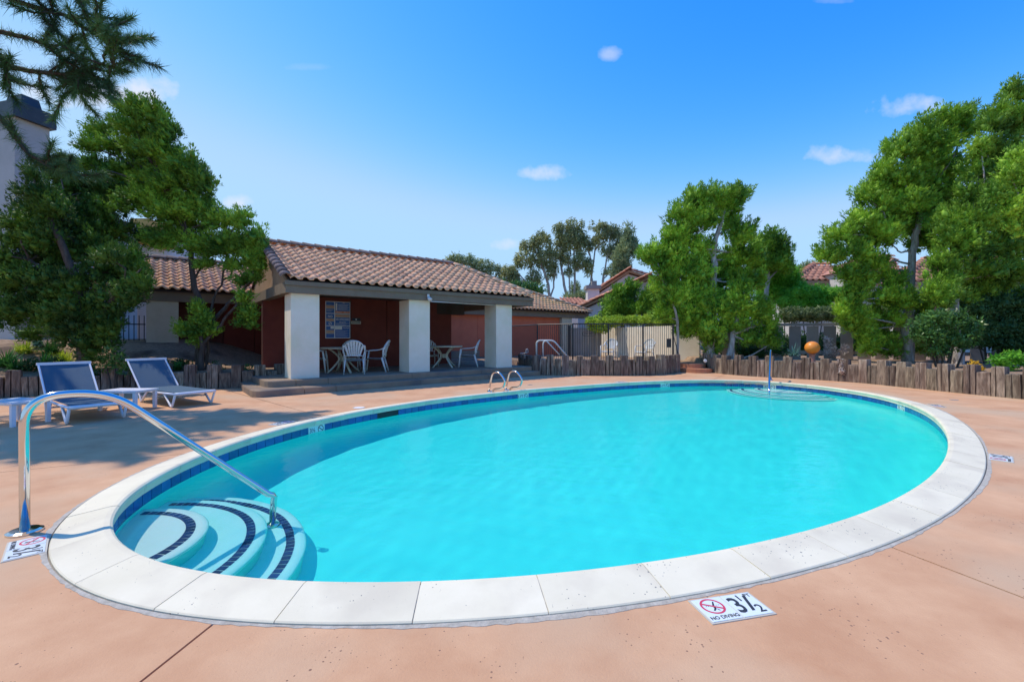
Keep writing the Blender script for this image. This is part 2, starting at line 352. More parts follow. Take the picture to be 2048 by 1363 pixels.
# ------------------------------------------------------------------ the pool outline
QS = .968
PC = Vector((2.2835, 7.5316)) * QS; PMAJ = Vector((.7457, .6663)); PMIN = Vector((-.6663, .7457)); PA, PB = 6.73 * QS, 3.68 * QS
FO = [1.0021, 0.0067, -0.0039, 0.0163, -0.0061, 0.0158, 0.0056, -0.0049, 0.0089, -0.0076, 0.0012, 0.0009, 0.0027]
def pin(t):
    s = FO[0] + sum(FO[2 * k - 1] * math.cos(k * t) + FO[2 * k] * math.sin(k * t) for k in range(1, 7))
    return PC + s * (PA * math.cos(t) * PMAJ + PB * math.sin(t) * PMIN)
def pnorm(t):
    d = pin(t + .004) - pin(t - .004); return Vector((d.y, -d.x)).normalized()
def ring(t, off): return pin(t) + pnorm(t) * off
def tparam(p):                              # curve parameter nearest to a point
    return min((((Vector(p[:2]) - pin(i * math.pi / 720)).length, i * math.pi / 720) for i in range(1440)))[1]
WZ = -.140                                   # water level
CW = .285                                    # coping width
TAU = 2 * math.pi
def arc_params(off, step):                   # parameters equally spaced along the ring
    N = 2880; L = [0.]; P = [ring(i * TAU / N, off) for i in range(N + 1)]
    for i in range(N): L.append(L[-1] + (P[i + 1] - P[i]).length)
    n = int(round(L[-1] / step)); return [float(np.interp(k * L[-1] / n, L, [i * TAU / N for i in range(N + 1)])) for k in range(n)], n

pool = thing('swimming_pool', 'large oval swimming pool with white coping stones and a blue tile band', 'swimming pool', (PC.x, PC.y, 0))
under = []
# basin
mb = MB(); NT = 240
prof = [(.045, -.05), (.045, WZ - .55), (.03, WZ - .68), (-.03, WZ - .80), (-.12, WZ - .88), (-.24, WZ - .93), (-.4, WZ - .955)]
rows = [[(ring(i * TAU / NT, o_), z) for i in range(NT)] for o_, z in prof]
for fr_, z in ((.72, WZ - .99), (.5, WZ - 1.06), (.28, WZ - 1.12), (.1, WZ - 1.14)):
    rows.append([(PC + (pin(i * TAU / NT) - PC) * fr_, z) for i in range(NT)])
for r_ in rows: mb.v += [(p.x, p.y, z) for p, z in r_]
for j in range(len(rows) - 1):
    for i in range(NT): mb.f.append((j * NT + i, j * NT + (i + 1) % NT, (j + 1) * NT + (i + 1) % NT, (j + 1) * NT + i))
mb.f.append(tuple((len(rows) - 1) * NT + i for i in range(NT)))
under.append(mb.build('basin', 'plaster', pool, smooth=True))
# coping stones
ts, n = arc_params(CW, .60)
SH = .013
for k in range(n):
    t0 = ts[k]; t1 = ts[(k + 1) % n] + (TAU if k == n - 1 else 0)
    L = (ring(t1, CW) - ring(t0, CW)).length; g = (t1 - t0) * .0024 / L
    mb = MB(); S = 6
    pf = [(CW, -.08), (CW, .004), (CW - .006, .010), (.045, .041), (.016, .039), (.002, .028), (-.002, .012), (.002, -.004), (.012, -.010), (.012, -.050)]
    dz = random.uniform(-.0015, .0015)
    for i in range(S + 1):
        t_ = t0 + g + (t1 - t0 - 2 * g) * i / S
        for o_, z in pf:
            p = ring(t_, o_); mb.v.append((p.x, p.y, z + dz))
    q = len(pf)
    for i in range(S):
        for j in range(q): mb.f.append((i * q + j, (i + 1) * q + j, (i + 1) * q + (j + 1) % q, i * q + (j + 1) % q))
    mb.f.append(tuple(range(q))); mb.f.append(tuple(S * q + j for j in range(q - 1, -1, -1)))
    mb.build('coping_stone', 'coping', pool)
# mortar under and outside the coping
mb = MB(); N2 = 720; rnd = random.Random(3)
jit = [rnd.uniform(0, .012) + .012 * math.sin(i * .11) * math.sin(i * .037 + 1) for i in range(N2)]
for i in range(N2):
    t_ = i * TAU / N2
    for o_, z in ((.02, -.045), (.02, .026), (.05, .038), (CW - .004, .003), (CW + .005, -.012), (CW + .008, .003), (CW + .024 + jit[i], .002), (CW + .030 + jit[i], -.06)):
        p = ring(t_, o_); mb.v.append((p.x, p.y, z))
for i in range(N2):
    for j in range(7): mb.f.append((i * 8 + j, ((i + 1) % N2) * 8 + j, ((i + 1) % N2) * 8 + j + 1, i * 8 + j + 1))
mb.build('mortar_bed', 'grout', pool)
# waterline tiles
ts, n = arc_params(.03, .152)
markers = [(608, 858, '3½', 1), (1015, 788, '5 FT', 1), (1312, 769, '5 FT', 1), (1556, 766, '3½', 1), (1822, 814, '3½', 1)]
mt_ = [(tparam(G(px, py, -.1)), s) for px, py, s, _ in markers]
skim = tparam(G(752, 824, -.1)); skim2 = skim
tm = MB().box((0, 0, 0), (.145, .145, .008)); tme = None
done = set(); plain = []
for k in range(n):
    t_ = ts[k]; plain.append((k, t_))
mk = {}
for t_, s in mt_:
    k = min(range(n), key=lambda i: abs((ts[i] - t_ + math.pi) % TAU - math.pi)); mk[k] = s; mk[(k - 1) % n] = 'ring'
ks = min(range(n), key=lambda i: abs((ts[i] - skim + math.pi) % TAU - math.pi)); sk = {ks, (ks + 1) % n, (ks - 1) % n}
bme = bpy.data.meshes.new('tile'); bme.from_pydata(tm.v, [], tm.f); bme.materials.append(M['tile'])
wme = bpy.data.meshes.new('marker_tile'); wme.from_pydata([(x * 1.03, y * 1.03, z * 1.3) for x, y, z in tm.v], [], tm.f); wme.materials.append(M['tile_white'])
def annulus(name, r0, r1, m, ang=None, n_=28):
    mb_ = MB()
    for i in range(n_):
        q = TAU * i / n_; mb_.v += [(r0 * math.cos(q), r0 * math.sin(q), 0), (r1 * math.cos(q), r1 * math.sin(q), 0)]
    for i in range(n_): mb_.f.append((2 * i, 2 * i + 1, 2 * ((i + 1) % n_) + 1, 2 * ((i + 1) % n_)))
    if ang is not None:
        w = (r1 - r0) * .5; c, s = math.cos(ang), math.sin(ang); x = (r0 + r1) / 2
        mb_.add([(-x * c + w * s, -x * s - w * c, .0003), (x * c + w * s, x * s - w * c, .0003), (x * c - w * s, x * s + w * c, .0003), (-x * c - w * s, -x * s + w * c, .0003)], [(0, 1, 2, 3)])
    me = bpy.data.meshes.new(name); me.from_pydata(mb_.v, [], mb_.f); me.materials.append(M[m]); return me
ring_small = annulus('ban_symbol', .042, .054, 'black', R(-35))
off = Vector((PC.x, PC.y, 0))
for k in range(n):
    t_ = ts[k]; p = ring(t_, .034); nn = pnorm(t_); inward = Vector((-nn.x, -nn.y, 0))
    ex = Vector((0, 0, 1)).cross(inward)      # to the right for one standing in the pool looking at the wall is -ex
    mtx = frame(Vector((p.x, p.y, -.122)) - off, ex, (0, 0, 1))
    if k in sk: continue
    if k in mk:
        o = link('marker_tile', wme, pool, mtx, label='white depth marker tile in the blue band'); under.append(o)
        z = Matrix.Translation((0, .012, .0062))
        if mk[k] == 'ring': link('ban_symbol', ring_small, o, z)
        else: text(o, mk[k], .085, 'black', z)
    else: under.append(link('tile', bme, pool, mtx))
mb = MB()
a0, a1 = ts[(ks - 1) % n] - (ts[1] - ts[0]) * .5, ts[(ks + 1) % n] + (ts[1] - ts[0]) * .5
for i in range(7):
    t_ = a0 + (a1 - a0) * i / 6
    for o_, z in ((.030, -.05), (.024, -.054), (.024, -.060), (.042, -.066), (.042, -.18), (.024, -.19)):
        p = ring(t_, o_); mb.v.append((p.x, p.y, z))
for i in range(6):
    for j in range(5): mb.f.append((i * 6 + j, (i + 1) * 6 + j, (i + 1) * 6 + j + 1, i * 6 + j + 1))
mb.build('skimmer_opening', 'skimmer_shade', pool)

# entry steps under water: three curved treads at the near end, three at the far end
def stair(center, nm, zs, radii, deep):
    for k, (r_, z) in enumerate(zip(radii, zs)):
        body = MB(); N = 72
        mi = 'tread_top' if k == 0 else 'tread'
        nose = r_ + .11
        pts = []
        for i in range(N):
            q = TAU * i / N; pts.append((math.cos(q), math.sin(q)))
        pr = [(nose - .015, deep), (nose - .015, z - .09), (nose, z - .05), (nose + .004, z - .022), (nose - .012, z - .004), (nose - .035, z)]
        def inside(x, y, o_):                 # keep the steps within the basin
            p = Vector((x, y)); tt = tparam_fast(p); e = pin(tt); nn = pnorm(tt)
            d = (p - e).dot(nn)
            if d > o_: p = p - nn * (d - o_)
            return p.x, p.y
        for rr, zz in pr:
            for cx_, sy_ in pts:
                x, y = inside(center[0] + rr * cx_, center[1] + rr * sy_, .05); body.v.append((x, y, zz))
        for j in range(len(pr) - 1):
            for i in range(N): body.f.append((j * N + i, j * N + (i + 1) % N, (j + 1) * N + (i + 1) % N, (j + 1) * N + i))
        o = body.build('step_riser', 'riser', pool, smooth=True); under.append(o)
        top = MB(); 
        for cx_, sy_ in pts:
            x, y = inside(center[0] + (nose - .035) * cx_, center[1] + (nose - .035) * sy_, .05); top.v.append((x, y, z))
        top.f.append(tuple(range(N)))
        # a light rounded edge on the nose
        for rr, zz in pr[2:]:
            pass
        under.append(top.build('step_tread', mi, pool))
        nos = MB()
        for rr, zz in ((nose - .013, z - .07), (nose + .002, z - .05), (nose + .006, z - .022), (nose - .010, z - .0025), (nose - .04, z + .0015)):
            for cx_, sy_ in pts:
                x, y = inside(center[0] + rr * cx_, center[1] + rr * sy_, .048); nos.v.append((x, y, zz))
        for j in range(4):
            for i in range(N): nos.f.append((j * N + i, j * N + (i + 1) % N, (j + 1) * N + (i + 1) % N, (j + 1) * N + i))
        under.append(nos.build('step_nose', mi, pool, smooth=True))
        # the row of small dark tiles let into the tread
        nt_ = int(TAU * r_ / .058)
        for i in range(nt_):
            q = TAU * i / nt_; x = center[0] + r_ * math.cos(q); y = center[1] + r_ * math.sin(q)
            p = Vector((x, y)); tt = tparam_fast(p)
            if (p - pin(tt)).dot(pnorm(tt)) > .0: continue
            under.append(link('tread_tile', sm_tile, pool, frame(Vector((x, y, z + .003)) - off, (math.cos(q), math.sin(q), 0), (-math.sin(q), math.cos(q), 0))))
PTS = np.array([pin(i * TAU / 1440) for i in range(1440)])
def tparam_fast(p): return float(np.argmin(((PTS - np.array([p[0], p[1]])) ** 2).sum(1))) * TAU / 1440
q = MB().box((0, 0, 0), (.062, .05, .005)); sm_tile = bpy.data.meshes.new('tread_tile'); sm_tile.from_pydata(q.v, [], q.f); sm_tile.materials.append(M['tile_dark'])
stair((-2.945, 3.085), 'near', (WZ - .20, WZ - .44, WZ - .68), (.583, .98, 1.262), WZ - 1.1)
stair((7.2, 11.78), 'far', (WZ - .20, WZ - .44, WZ - .68), (.583, .98, 1.262), WZ - 1.1)

# water surface: fine ripples, real relief
NR, NA = 150, 420
tt_ = np.arange(NA) * TAU / NA
edge = np.array([ring(a_, .04) for a_ in tt_]); cen = np.array([PC.x, PC.y])
fr_ = np.sqrt(np.linspace(.0004, 1, NR)); fr_ = .5 * fr_ + .5 * np.linspace(.01, 1, NR)
P = cen + (edge - cen)[None, :, :] * fr_[:, None, None]
x, y = P[..., 0], P[..., 1]; rg_ = np.random.default_rng(5); z = np.zeros_like(x)
for i in range(26):
    lam = rg_.uniform(.18, .75); a_ = rg_.uniform(0, TAU); k = TAU / lam
    z += lam / TAU * .0030 * rg_.uniform(.5, 1.3) * np.sin(k * (x * math.cos(a_) + y * math.sin(a_)) + rg_.uniform(0, TAU) + .6 * np.sin(.9 * x + 1.1 * y + i))
V = np.stack([x, y, z + WZ], -1).reshape(-1, 3)
f = []
idx = np.arange(NR * NA).reshape(NR, NA); nx = np.roll(idx, -1, 1)
a_, b_, c_, d_ = idx[:-1].ravel(), nx[:-1].ravel(), nx[1:].ravel(), idx[1:].ravel()
tri = np.concatenate([np.stack([a_, c_, b_], 1), np.stack([a_, d_, c_], 1)])
V = np.vstack([V, [[PC.x, PC.y, WZ]]]); last = len(V) - 1
tri = np.concatenate([tri, np.stack([np.full(NA, last), idx[0], nx[0]], 1)])
wm = npmesh('pool_water', V, tri, 'water'); wm.polygons.foreach_set('use_smooth', [True] * len(wm.polygons))
# normals must point up
if wm.polygons[0].normal.z < 0: wm.flip_normals()
water = link('water', wm); tag(water, 'clear turquoise water filling the oval pool', None, kind='structure')
water.cycles.is_caustics_caster = True

# ------------------------------------------------------------------ deck
joints = [((440, 1238), (280, 1363)), ((1757, 1085), (2048, 1195)), ((1892, 816), (2048, 823.5)), ((1392, 751), (1396, 747)), ((645, 833), (504, 794)), ((385, 907), (0, 944))]
J = []
for a_, b_ in joints:
    p, q = G(*a_), G(*b_); t_ = tparam(p)
    p0 = ring(t_, CW + .02); d = (Vector(q[:2]) - p0).normalized(); J.append((t_, d))
J[3] = (J[3][0], Vector((.55, .83)).normalized())
J.sort(key=lambda j: j[0])
deck = thing('deck', 'terracotta coloured concrete pool deck of six large slabs', None, (0, 0, 0), kind='structure')
def ang(d): return math.atan2(d.y, d.x)
mb = MB(); poly_o = []
for k in range(len(J)):
    t0, d0 = J[k]; t1, d1 = J[(k + 1) % len(J)]
    if t1 <= t0: t1 += TAU
    a0 = ang(d0); a1 = ang(d1)
    while a1 < a0: a1 += TAU
    S = max(8, int((t1 - t0) / .03)); mb = MB(); RAD = [0, .5, 1.2, 2.5, 5, 9, 15]
    for i in range(S + 1):
        s = i / S; t_ = t0 + (t1 - t0) * s; aa = a0 + (a1 - a0) * s
        gap = 0
        p = ring(t_, CW + .020); d = Vector((math.cos(aa), math.sin(aa)))
        sh = Vector((0, 0))
        if i == 0: sh = Vector((-d.y, d.x)) * .006
        if i == S: sh = Vector((d.y, -d.x)) * .006
        wob = 0
        for j, rr in enumerate(RAD):
            w = sh * (1 + .35 * math.sin(rr * 7 + k)) if j else sh
            qn = p + d * rr + w; mb.v.append((qn.x, qn.y, 0.0))
        for rr in (0, 15):
            qn = p + d * rr + sh; mb.v.append((qn.x, qn.y, -.06))
    nr = len(RAD) + 2
    for i in range(S):
        for j in range(len(RAD) - 1): mb.f.append((i * nr + j, i * nr + j + 1, (i + 1) * nr + j + 1, (i + 1) * nr + j))
        mb.f.append((i * nr, (i + 1) * nr, (i + 1) * nr + nr - 2, i * nr + nr - 2))
    for i in (0, S):
        c = [i * nr + j for j in range(len(RAD))] + [i * nr + nr - 1, i * nr + nr - 2]
        mb.f.append(tuple(c if i == S else c[::-1]))
    mb.build('concrete_slab', 'deck', deck)

# ------------------------------------------------------------------ terrain
PATH_A = [(.35, 16.0), (.62, 15.0), (.95, 14.62), (1.62, 14.45), (2.9, 14.33), (4.13, 14.35), (5.1, 14.85), (5.93, 15.9)]
PATH_B = [(7.12, 16.3), (7.1, 15.2), (7.5, 14.3), (8.2, 13.55), (9.0, 12.8), (9.52, 12.0), (9.75, 11.1), (9.9, 10.35), (10.08, 9.6), (10.35, 8.8), (10.7, 7.9)]
PATH_C = [(-5.98, 11.5), (-6.35, 11.05), (-7.0, 10.85), (-7.66, 10.7), (-8.5, 10.3), (-9.19, 9.93), (-10.25, 9.3), (-11.2, 8.5)]
court = [(-30, 8.3), (-12, 8.3)] + PATH_C[::-1] + [(-6.0, 13), (0.2, 18)] + PATH_A + [(5.95, 16.1), (7.1, 16.4)] + PATH_B + [(12, 5.6), (30, 3), (30, -20), (-30, -20)]
court = court[1:]; court[0] = (-12.5, 7.6); court = [(-30, 2)] + court
cp = np.array(court, dtype=float)
def sdist(xs, ys):                            # + outside the court, - inside
    n_ = len(cp); best = np.full(xs.shape, 1e9); ins = np.zeros(xs.shape, bool)
    for i in range(n_):
        ax_, ay_ = cp[i]; bx_, by_ = cp[(i + 1) % n_]; dx, dy = bx_ - ax_, by_ - ay_
        tq = np.clip(((xs - ax_) * dx + (ys - ay_) * dy) / (dx * dx + dy * dy), 0, 1)
        best = np.minimum(best, np.hypot(xs - ax_ - tq * dx, ys - ay_ - tq * dy))
        c = ((ay_ > ys) != (by_ > ys)) & (xs < (bx_ - ax_) * (ys - ay_) / (by_ - ay_ + 1e-12) + ax_); ins ^= c
    return np.where(ins, -best, best)
def sstep(a_, b_, v): q = np.clip((v - a_) / (b_ - a_), 0, 1); return q * q * (3 - 2 * q)
def terrain_h(xs, ys):
    xs = np.asarray(xs, float); ys = np.asarray(ys, float)
    d = sdist(xs, ys); base = .30 + .0 * xs
    left = .40 + .75 * sstep(.1, 3.2, d) * sstep(-7.6, -9.8, xs)
    right = np.full(xs.shape, .46)
    t1 = np.where(xs < -5.4, left, np.where(xs > 6.9, right, base))
    t1 = np.where(ys > 19, base * sstep(24, 19, ys) + (.3) * (1 - sstep(24, 19, ys)), t1) if False else t1
    bump = .02 * np.sin(3.1 * xs + 1.7 * ys) * np.sin(2.3 * ys - 1.1 * xs) + .012 * np.sin(9 * xs) * np.sin(8 * ys + 1)
    step = (d > .06)
    return np.where(step, t1 + bump, -.055)
gx = np.concatenate([[-400, -200, -90, -45, -28, -20], np.arange(-16, 16.01, .12), [20, 28, 45, 90, 200, 400]])
gy = np.concatenate([[-60, -30, -12, -3], np.arange(1, 19.01, .12), [20, 21.5, 24, 28, 34, 45, 70, 120, 250, 500]])
XX, YY = np.meshgrid(gx, gy); ZZ = terrain_h(XX, YY)
def inpool(x_, y_, o_=.30):
    q = np.stack([x_ - PC.x, y_ - PC.y], -1); return np.hypot(q @ np.array(PMAJ) / (PA + o_), q @ np.array(PMIN) / (PB + o_)) < 1
hole = inpool(XX, YY, .12); V = np.stack([XX, YY, ZZ], -1).reshape(-1, 3); idx = np.arange(len(V)).reshape(XX.shape)
cell = ~(hole[:-1, :-1] | hole[1:, :-1] | hole[:-1, 1:] | hole[1:, 1:])
a_, b_, c_, d_ = idx[:-1, :-1][cell], idx[:-1, 1:][cell], idx[1:, 1:][cell], idx[1:, :-1][cell]
gm = npmesh('ground', V, np.concatenate([np.stack([a_, b_, c_], 1), np.stack([a_, c_, d_], 1)]), 'soil')
tag(link('ground', gm), 'brown mulched soil around the pool court', None, kind='structure')
def gz(x_, y_): return float(terrain_h(np.array([x_]), np.array([y_]))[0])

# ------------------------------------------------------------------ foliage tools
ICO = None
def ico():
    global ICO
    if ICO is None:
        import bmesh
        bm = bmesh.new(); bmesh.ops.create_icosphere(bm, subdivisions=1, radius=1)
        ICO = (np.array([v.co[:] for v in bm.verts]), np.array([[v.index for v in f_.verts] for f_ in bm.faces])); bm.free()
    return ICO
def unit(v): return v / (np.linalg.norm(v, axis=-1, keepdims=True) + 1e-9)
def leaves_on_lobes(cs, rs, rng, dens, L, Wd, flow, spike=.4, elong=1.35, core=.8, fl=.6):
    """clumps of small leaf faces on the surface of many lobes"""
    flow = unit(np.array(flow, float)); out_v = []; out_t = []; k = 0
    num = np.maximum(8, (dens * rs * rs).astype(int)); rep = np.repeat(np.arange(len(rs)), num); N = len(rep)
    u = unit(rng.normal(size=(N, 3))); r = rs[rep][:, None] * (1 + .07 * rng.normal(size=(N, 1)))
    dn_ = unit(rng.normal(size=(len(rs), 9, 3))); bb_ = (dn_[rep] * u[:, None, :]).sum(-1).max(1)[:, None]; r = r * (.70 + .46 * np.clip((bb_ - .5) / .45, 0, 1) ** .8)
    p = u * r; al = (p @ flow)[:, None]; p = p + flow * al * (elong - 1); p = p + cs[rep]
    tv = unit(np.cross(u, rng.normal(size=(N, 3))))
    sp = rng.random((N, 1)) < spike
    d = np.where(sp, unit(u + flow * fl + .35 * rng.normal(size=(N, 3))), unit(tv + .3 * u + flow * fl))
    w = unit(np.cross(d, u + .28 * rng.normal(size=(N, 3))))
    ln = L * rng.uniform(.6, 1.4, (N, 1)); wd = Wd * rng.uniform(.7, 1.3, (N, 1))
    a_ = p - w * wd * .5; b_ = p + w * wd * .5; c_ = p + d * ln
    v = np.stack([a_, b_, c_], 1).reshape(-1, 3); t_ = np.arange(3 * N).reshape(-1, 3); out_v.append(v); out_t.append(t_); k = 3 * N
    if core:
        iv, it = ico(); n_ = len(rs)
        cv = iv[None] * (rs[:, None, None] * core * .86 * rng.uniform(.8, 1.1, (n_, len(iv), 1))); al = (cv @ flow)[..., None]; cv = cv + flow * al * (elong - 1) + cs[:, None]
        out_v.append(cv.reshape(-1, 3)); out_t.append((it[None] + (np.arange(n_) * len(iv))[:, None, None]).reshape(-1, 3) + k)
    return np.vstack(out_v), np.vstack(out_t)
def leaves_on_plumes(cs, rs, fd, rng, dens, L, Wd, core=.8):
    """flame shaped foliage plumes: each tapers to a point along its own direction"""
    num = np.maximum(10, (dens * rs * rs).astype(int)); rep = np.repeat(np.arange(len(rs)), num); N = len(rep); f = fd[rep]
    def shape(u, f, r):
        al = (u * f).sum(-1, keepdims=True); lat = u - f * al
        return lat * r * (1 - .50 * np.clip(al, 0, 1) ** 1.2) + f * al * r * np.where(al > 0, 2.0, .75)
    u = unit(rng.normal(size=(N, 3)) + f * .25); bd = unit(rng.normal(size=(len(rs), 8, 3))); bb = (bd[rep] * u[:, None, :]).sum(-1).max(1)[:, None]
    r = rs[rep][:, None] * (1 + .05 * rng.normal(size=(N, 1))) * (.72 + .42 * np.clip((bb - .5) / .45, 0, 1) ** .8)
    p = shape(u, f, r) + cs[rep]
    d = unit(f * .95 + u * .75 + .42 * rng.normal(size=(N, 3))); w = unit(np.cross(d, u + .35 * rng.normal(size=(N, 3))))
    ln = L * rng.uniform(.55, 1.35, (N, 1)); wd = Wd * rng.uniform(.7, 1.3, (N, 1)); a_ = p - w * wd * .5; b_ = p + w * wd * .5; c_ = p + d * ln
    V_ = [np.stack([a_, b_, c_], 1).reshape(-1, 3)]; T_ = [np.arange(3 * N).reshape(-1, 3)]
    iv, it = ico(); n_ = len(rs); q = np.repeat(iv[None], n_, 0); rc = rs[:, None, None] * core * .80 * rng.uniform(.85, 1.1, (n_, len(iv), 1))
    V_.append((shape(q, fd[:, None, :] + 0 * q, rc) + cs[:, None]).reshape(-1, 3)); T_.append((it[None] + (np.arange(n_) * len(iv))[:, None, None]).reshape(-1, 3) + 3 * N)
    return np.vstack(V_), np.vstack(T_)
def blobs_to_lobes(blobs, Y0, rl, rng, cover=1.0, depth=.85, shell=.62, grow=1.0, two=False):
    cs = []; rs = []; global LOBE_DIR; LOBE_DIR = []
    for bl in blobs:
        px, py, rx, ry = bl[:4]; Y = Y0 + (bl[4] if len(bl) > 4 else 0)
        rx, ry = rx * grow, ry * grow
        c = np.array(W(px, py, Y)); A = np.array([rx * Y / F, depth * (rx + ry) / 2 * Y / F, ry * Y / F])
        area = 4 * math.pi * ((A[0] * A[1] + A[0] * A[2] + A[1] * A[2]) / 3); n_ = max(3, int(cover * area / (math.pi * rl * rl) * 1.15))
        u = unit(rng.normal(size=(n_, 3))); q = rng.uniform(shell, 1., (n_, 1))
        r = rl * rng.uniform(.6, 1.35, n_)
        if two:
            k_ = int(n_ * .55); q[:k_] = rng.uniform(.35, .7, (k_, 1)); q[k_:] = rng.uniform(.92, 1.18, (n_ - k_, 1)); r[:k_] = rl * rng.uniform(.9, 1.3, k_); r[k_:] = rl * rng.uniform(.5, 1.05, n_ - k_)
        cs.append(c + u * np.maximum(A - rl * .6, rl * .3) * q); rs.append(r); LOBE_DIR.append(u)
    LOBE_DIR = np.vstack(LOBE_DIR)
    return np.vstack(cs), np.concatenate(rs)
def limb(mb_, pts, r0, r1, seg=7, wob=.0, rng=None):
    pts = [Vector(p) for p in pts]; out = []
    for i in range(len(pts) - 1):
        for k in range(4): out.append(pts[i].lerp(pts[i + 1], k / 4))
    out.append(pts[-1]); n_ = len(out)
    if wob:
        for i in range(1, n_ - 1): out[i] = out[i] + Vector((rng.uniform(-1, 1), rng.uniform(-1, 1), 0)) * wob
    mb_.tube(out, [r0 + (r1 - r0) * (i / (n_ - 1)) for i in range(n_)], seg)
def tree(name, label, cat, Y, trunks, blobs, mat, bark, rl=.2, dens=2600, L=.075, Wd=.03, flow=(0, 0, 1), seed=1, cover=1., spike=.4, group=None, core=.8, elong=1.35, limbs=True, extra=None, fl=.6, depth=.85, grow=None):
    rng = np.random.default_rng(seed); rr = random.Random(seed)
    b0 = W(trunks[0][0][0], trunks[0][0][1], Y); gzv = gz(b0.x, b0.y)
    base = Vector((b0.x, b0.y, gzv)); t_ = thing(name, label, cat, base, group=group)
    tpts = []
    for tr in trunks:
        mb = MB(); pts = [W(a[0], a[1], Y + (a[3] if len(a) > 3 else 0)) for a in tr]
        if pts[0].z > gzv: pts = [Vector((pts[0].x, pts[0].y, gzv - .1))] + pts
        limb(mb, pts, tr[0][2], tr[-1][2], 9, .03 * Y / 14, rr); mb.build('trunk', bark, t_, smooth=True); tpts += pts
    if limbs:
        mb = MB()
        for bl in blobs:
            c = W(bl[0], bl[1], Y + (bl[4] if len(bl) > 4 else 0)); lo = [p for p in tpts if p.z < c.z + .2] or tpts
            s = min(lo, key=lambda p: (p - c).length); mid = s.lerp(c, .5) + Vector((rr.uniform(-.2, .2), rr.uniform(-.2, .2), rr.uniform(-.1, .25)))
            limb(mb, [s, mid, c], .035 * Y / 14, .015 * Y / 14, 5); mb.build('branch', bark, t_, smooth=True); mb = MB()
    grow = grow or (1.16 if 'juniper' in name else 1.0)
    cs, rs = blobs_to_lobes(blobs, Y, rl * (.78 if 'juniper' in name else 1), rng, cover * (.92 if 'juniper' in name else 1), depth, .66, grow, 'juniper' in name)
    if extra is not None: cs = np.vstack([cs, extra[0]]); rs = np.concatenate([rs, extra[1]])
    if 'juniper' in name:
        fd = unit(np.array(flow, float)[None] * 1.0 + LOBE_DIR * .75 + rng.normal(size=cs.shape) * .22); v, tri_ = leaves_on_plumes(cs, rs, fd, rng, dens * 1.25, L * .95, Wd * .85, core)
    else: v, tri_ = leaves_on_lobes(cs, rs, rng, dens, L, Wd, flow, spike, elong, core, fl)
    me = npmesh('crown', v - np.array(base), tri_, mat); link('crown', me, t_); return t_
def bush(name, label, cat, Y, blobs, mat, rl=.15, dens=3000, L=.05, Wd=.03, flow=(0, 0, 1), seed=1, cover=1., spike=.35, core=.75, stem=True, elong=1., fl=.3, depth=.85):
    rng = np.random.default_rng(seed); cx_ = sum(b_[0] for b_ in blobs) / len(blobs); c = W(cx_, HZ, Y); base = Vector((c.x, Y, gz(c.x, Y)))
    t_ = thing(name, label, cat, base)
    cs, rs = blobs_to_lobes(blobs, Y, rl, rng, cover, depth); v, tri_ = leaves_on_lobes(cs, rs, rng, dens, L, Wd, flow, spike, elong, core, fl)
    link('foliage', npmesh('foliage', v - np.array(base), tri_, mat), t_)
    if stem:
        mb = MB(); rr = random.Random(seed)
        for bl in blobs[:6]:
            p = W(bl[0], bl[1], Y); b0 = Vector((base.x * .5 + p.x * .5, Y, base.z - .05)); limb(mb, [b0, b0.lerp(p, .5) + Vector((rr.uniform(-.08, .08), 0, 0)), p], .03, .012, 5)
        mb.build('stem', 'bark_dark', t_)
    return t_
def blades(name, label, cat, pos, n_, L, w, mat, seed=0, spread=1., up=.6, extra=None):
    rr = random.Random(seed); mb = MB(); p0 = Vector(pos); t_ = thing(name, label, cat, p0)
    for i in range(n_):
        a_ = rr.uniform(0, TAU); tl = rr.uniform(.15, 1) * spread; d = Vector((math.cos(a_) * tl, math.sin(a_) * tl, up)).normalized()
        ln = L * rr.uniform(.6, 1.15); s = Vector((-d.y, d.x, 0)).normalized() * w * .5; b_ = p0 + Vector((rr.uniform(-.4, .4), rr.uniform(-.4, .4), 0)) * L * .35
        q = [b_ + d * ln * k + Vector((0, 0, -.55 * ln * k * k * tl)) for k in (0, .35, .7, 1)]
        mb.add([q[0] - s, q[0] + s, q[1] + s, q[1] - s, q[2] + s * .7, q[2] - s * .7, q[3]], [(0, 1, 2, 3), (3, 2, 4, 5), (5, 4, 6)])
    mb.build('leaf_clump', mat, t_)
    return t_

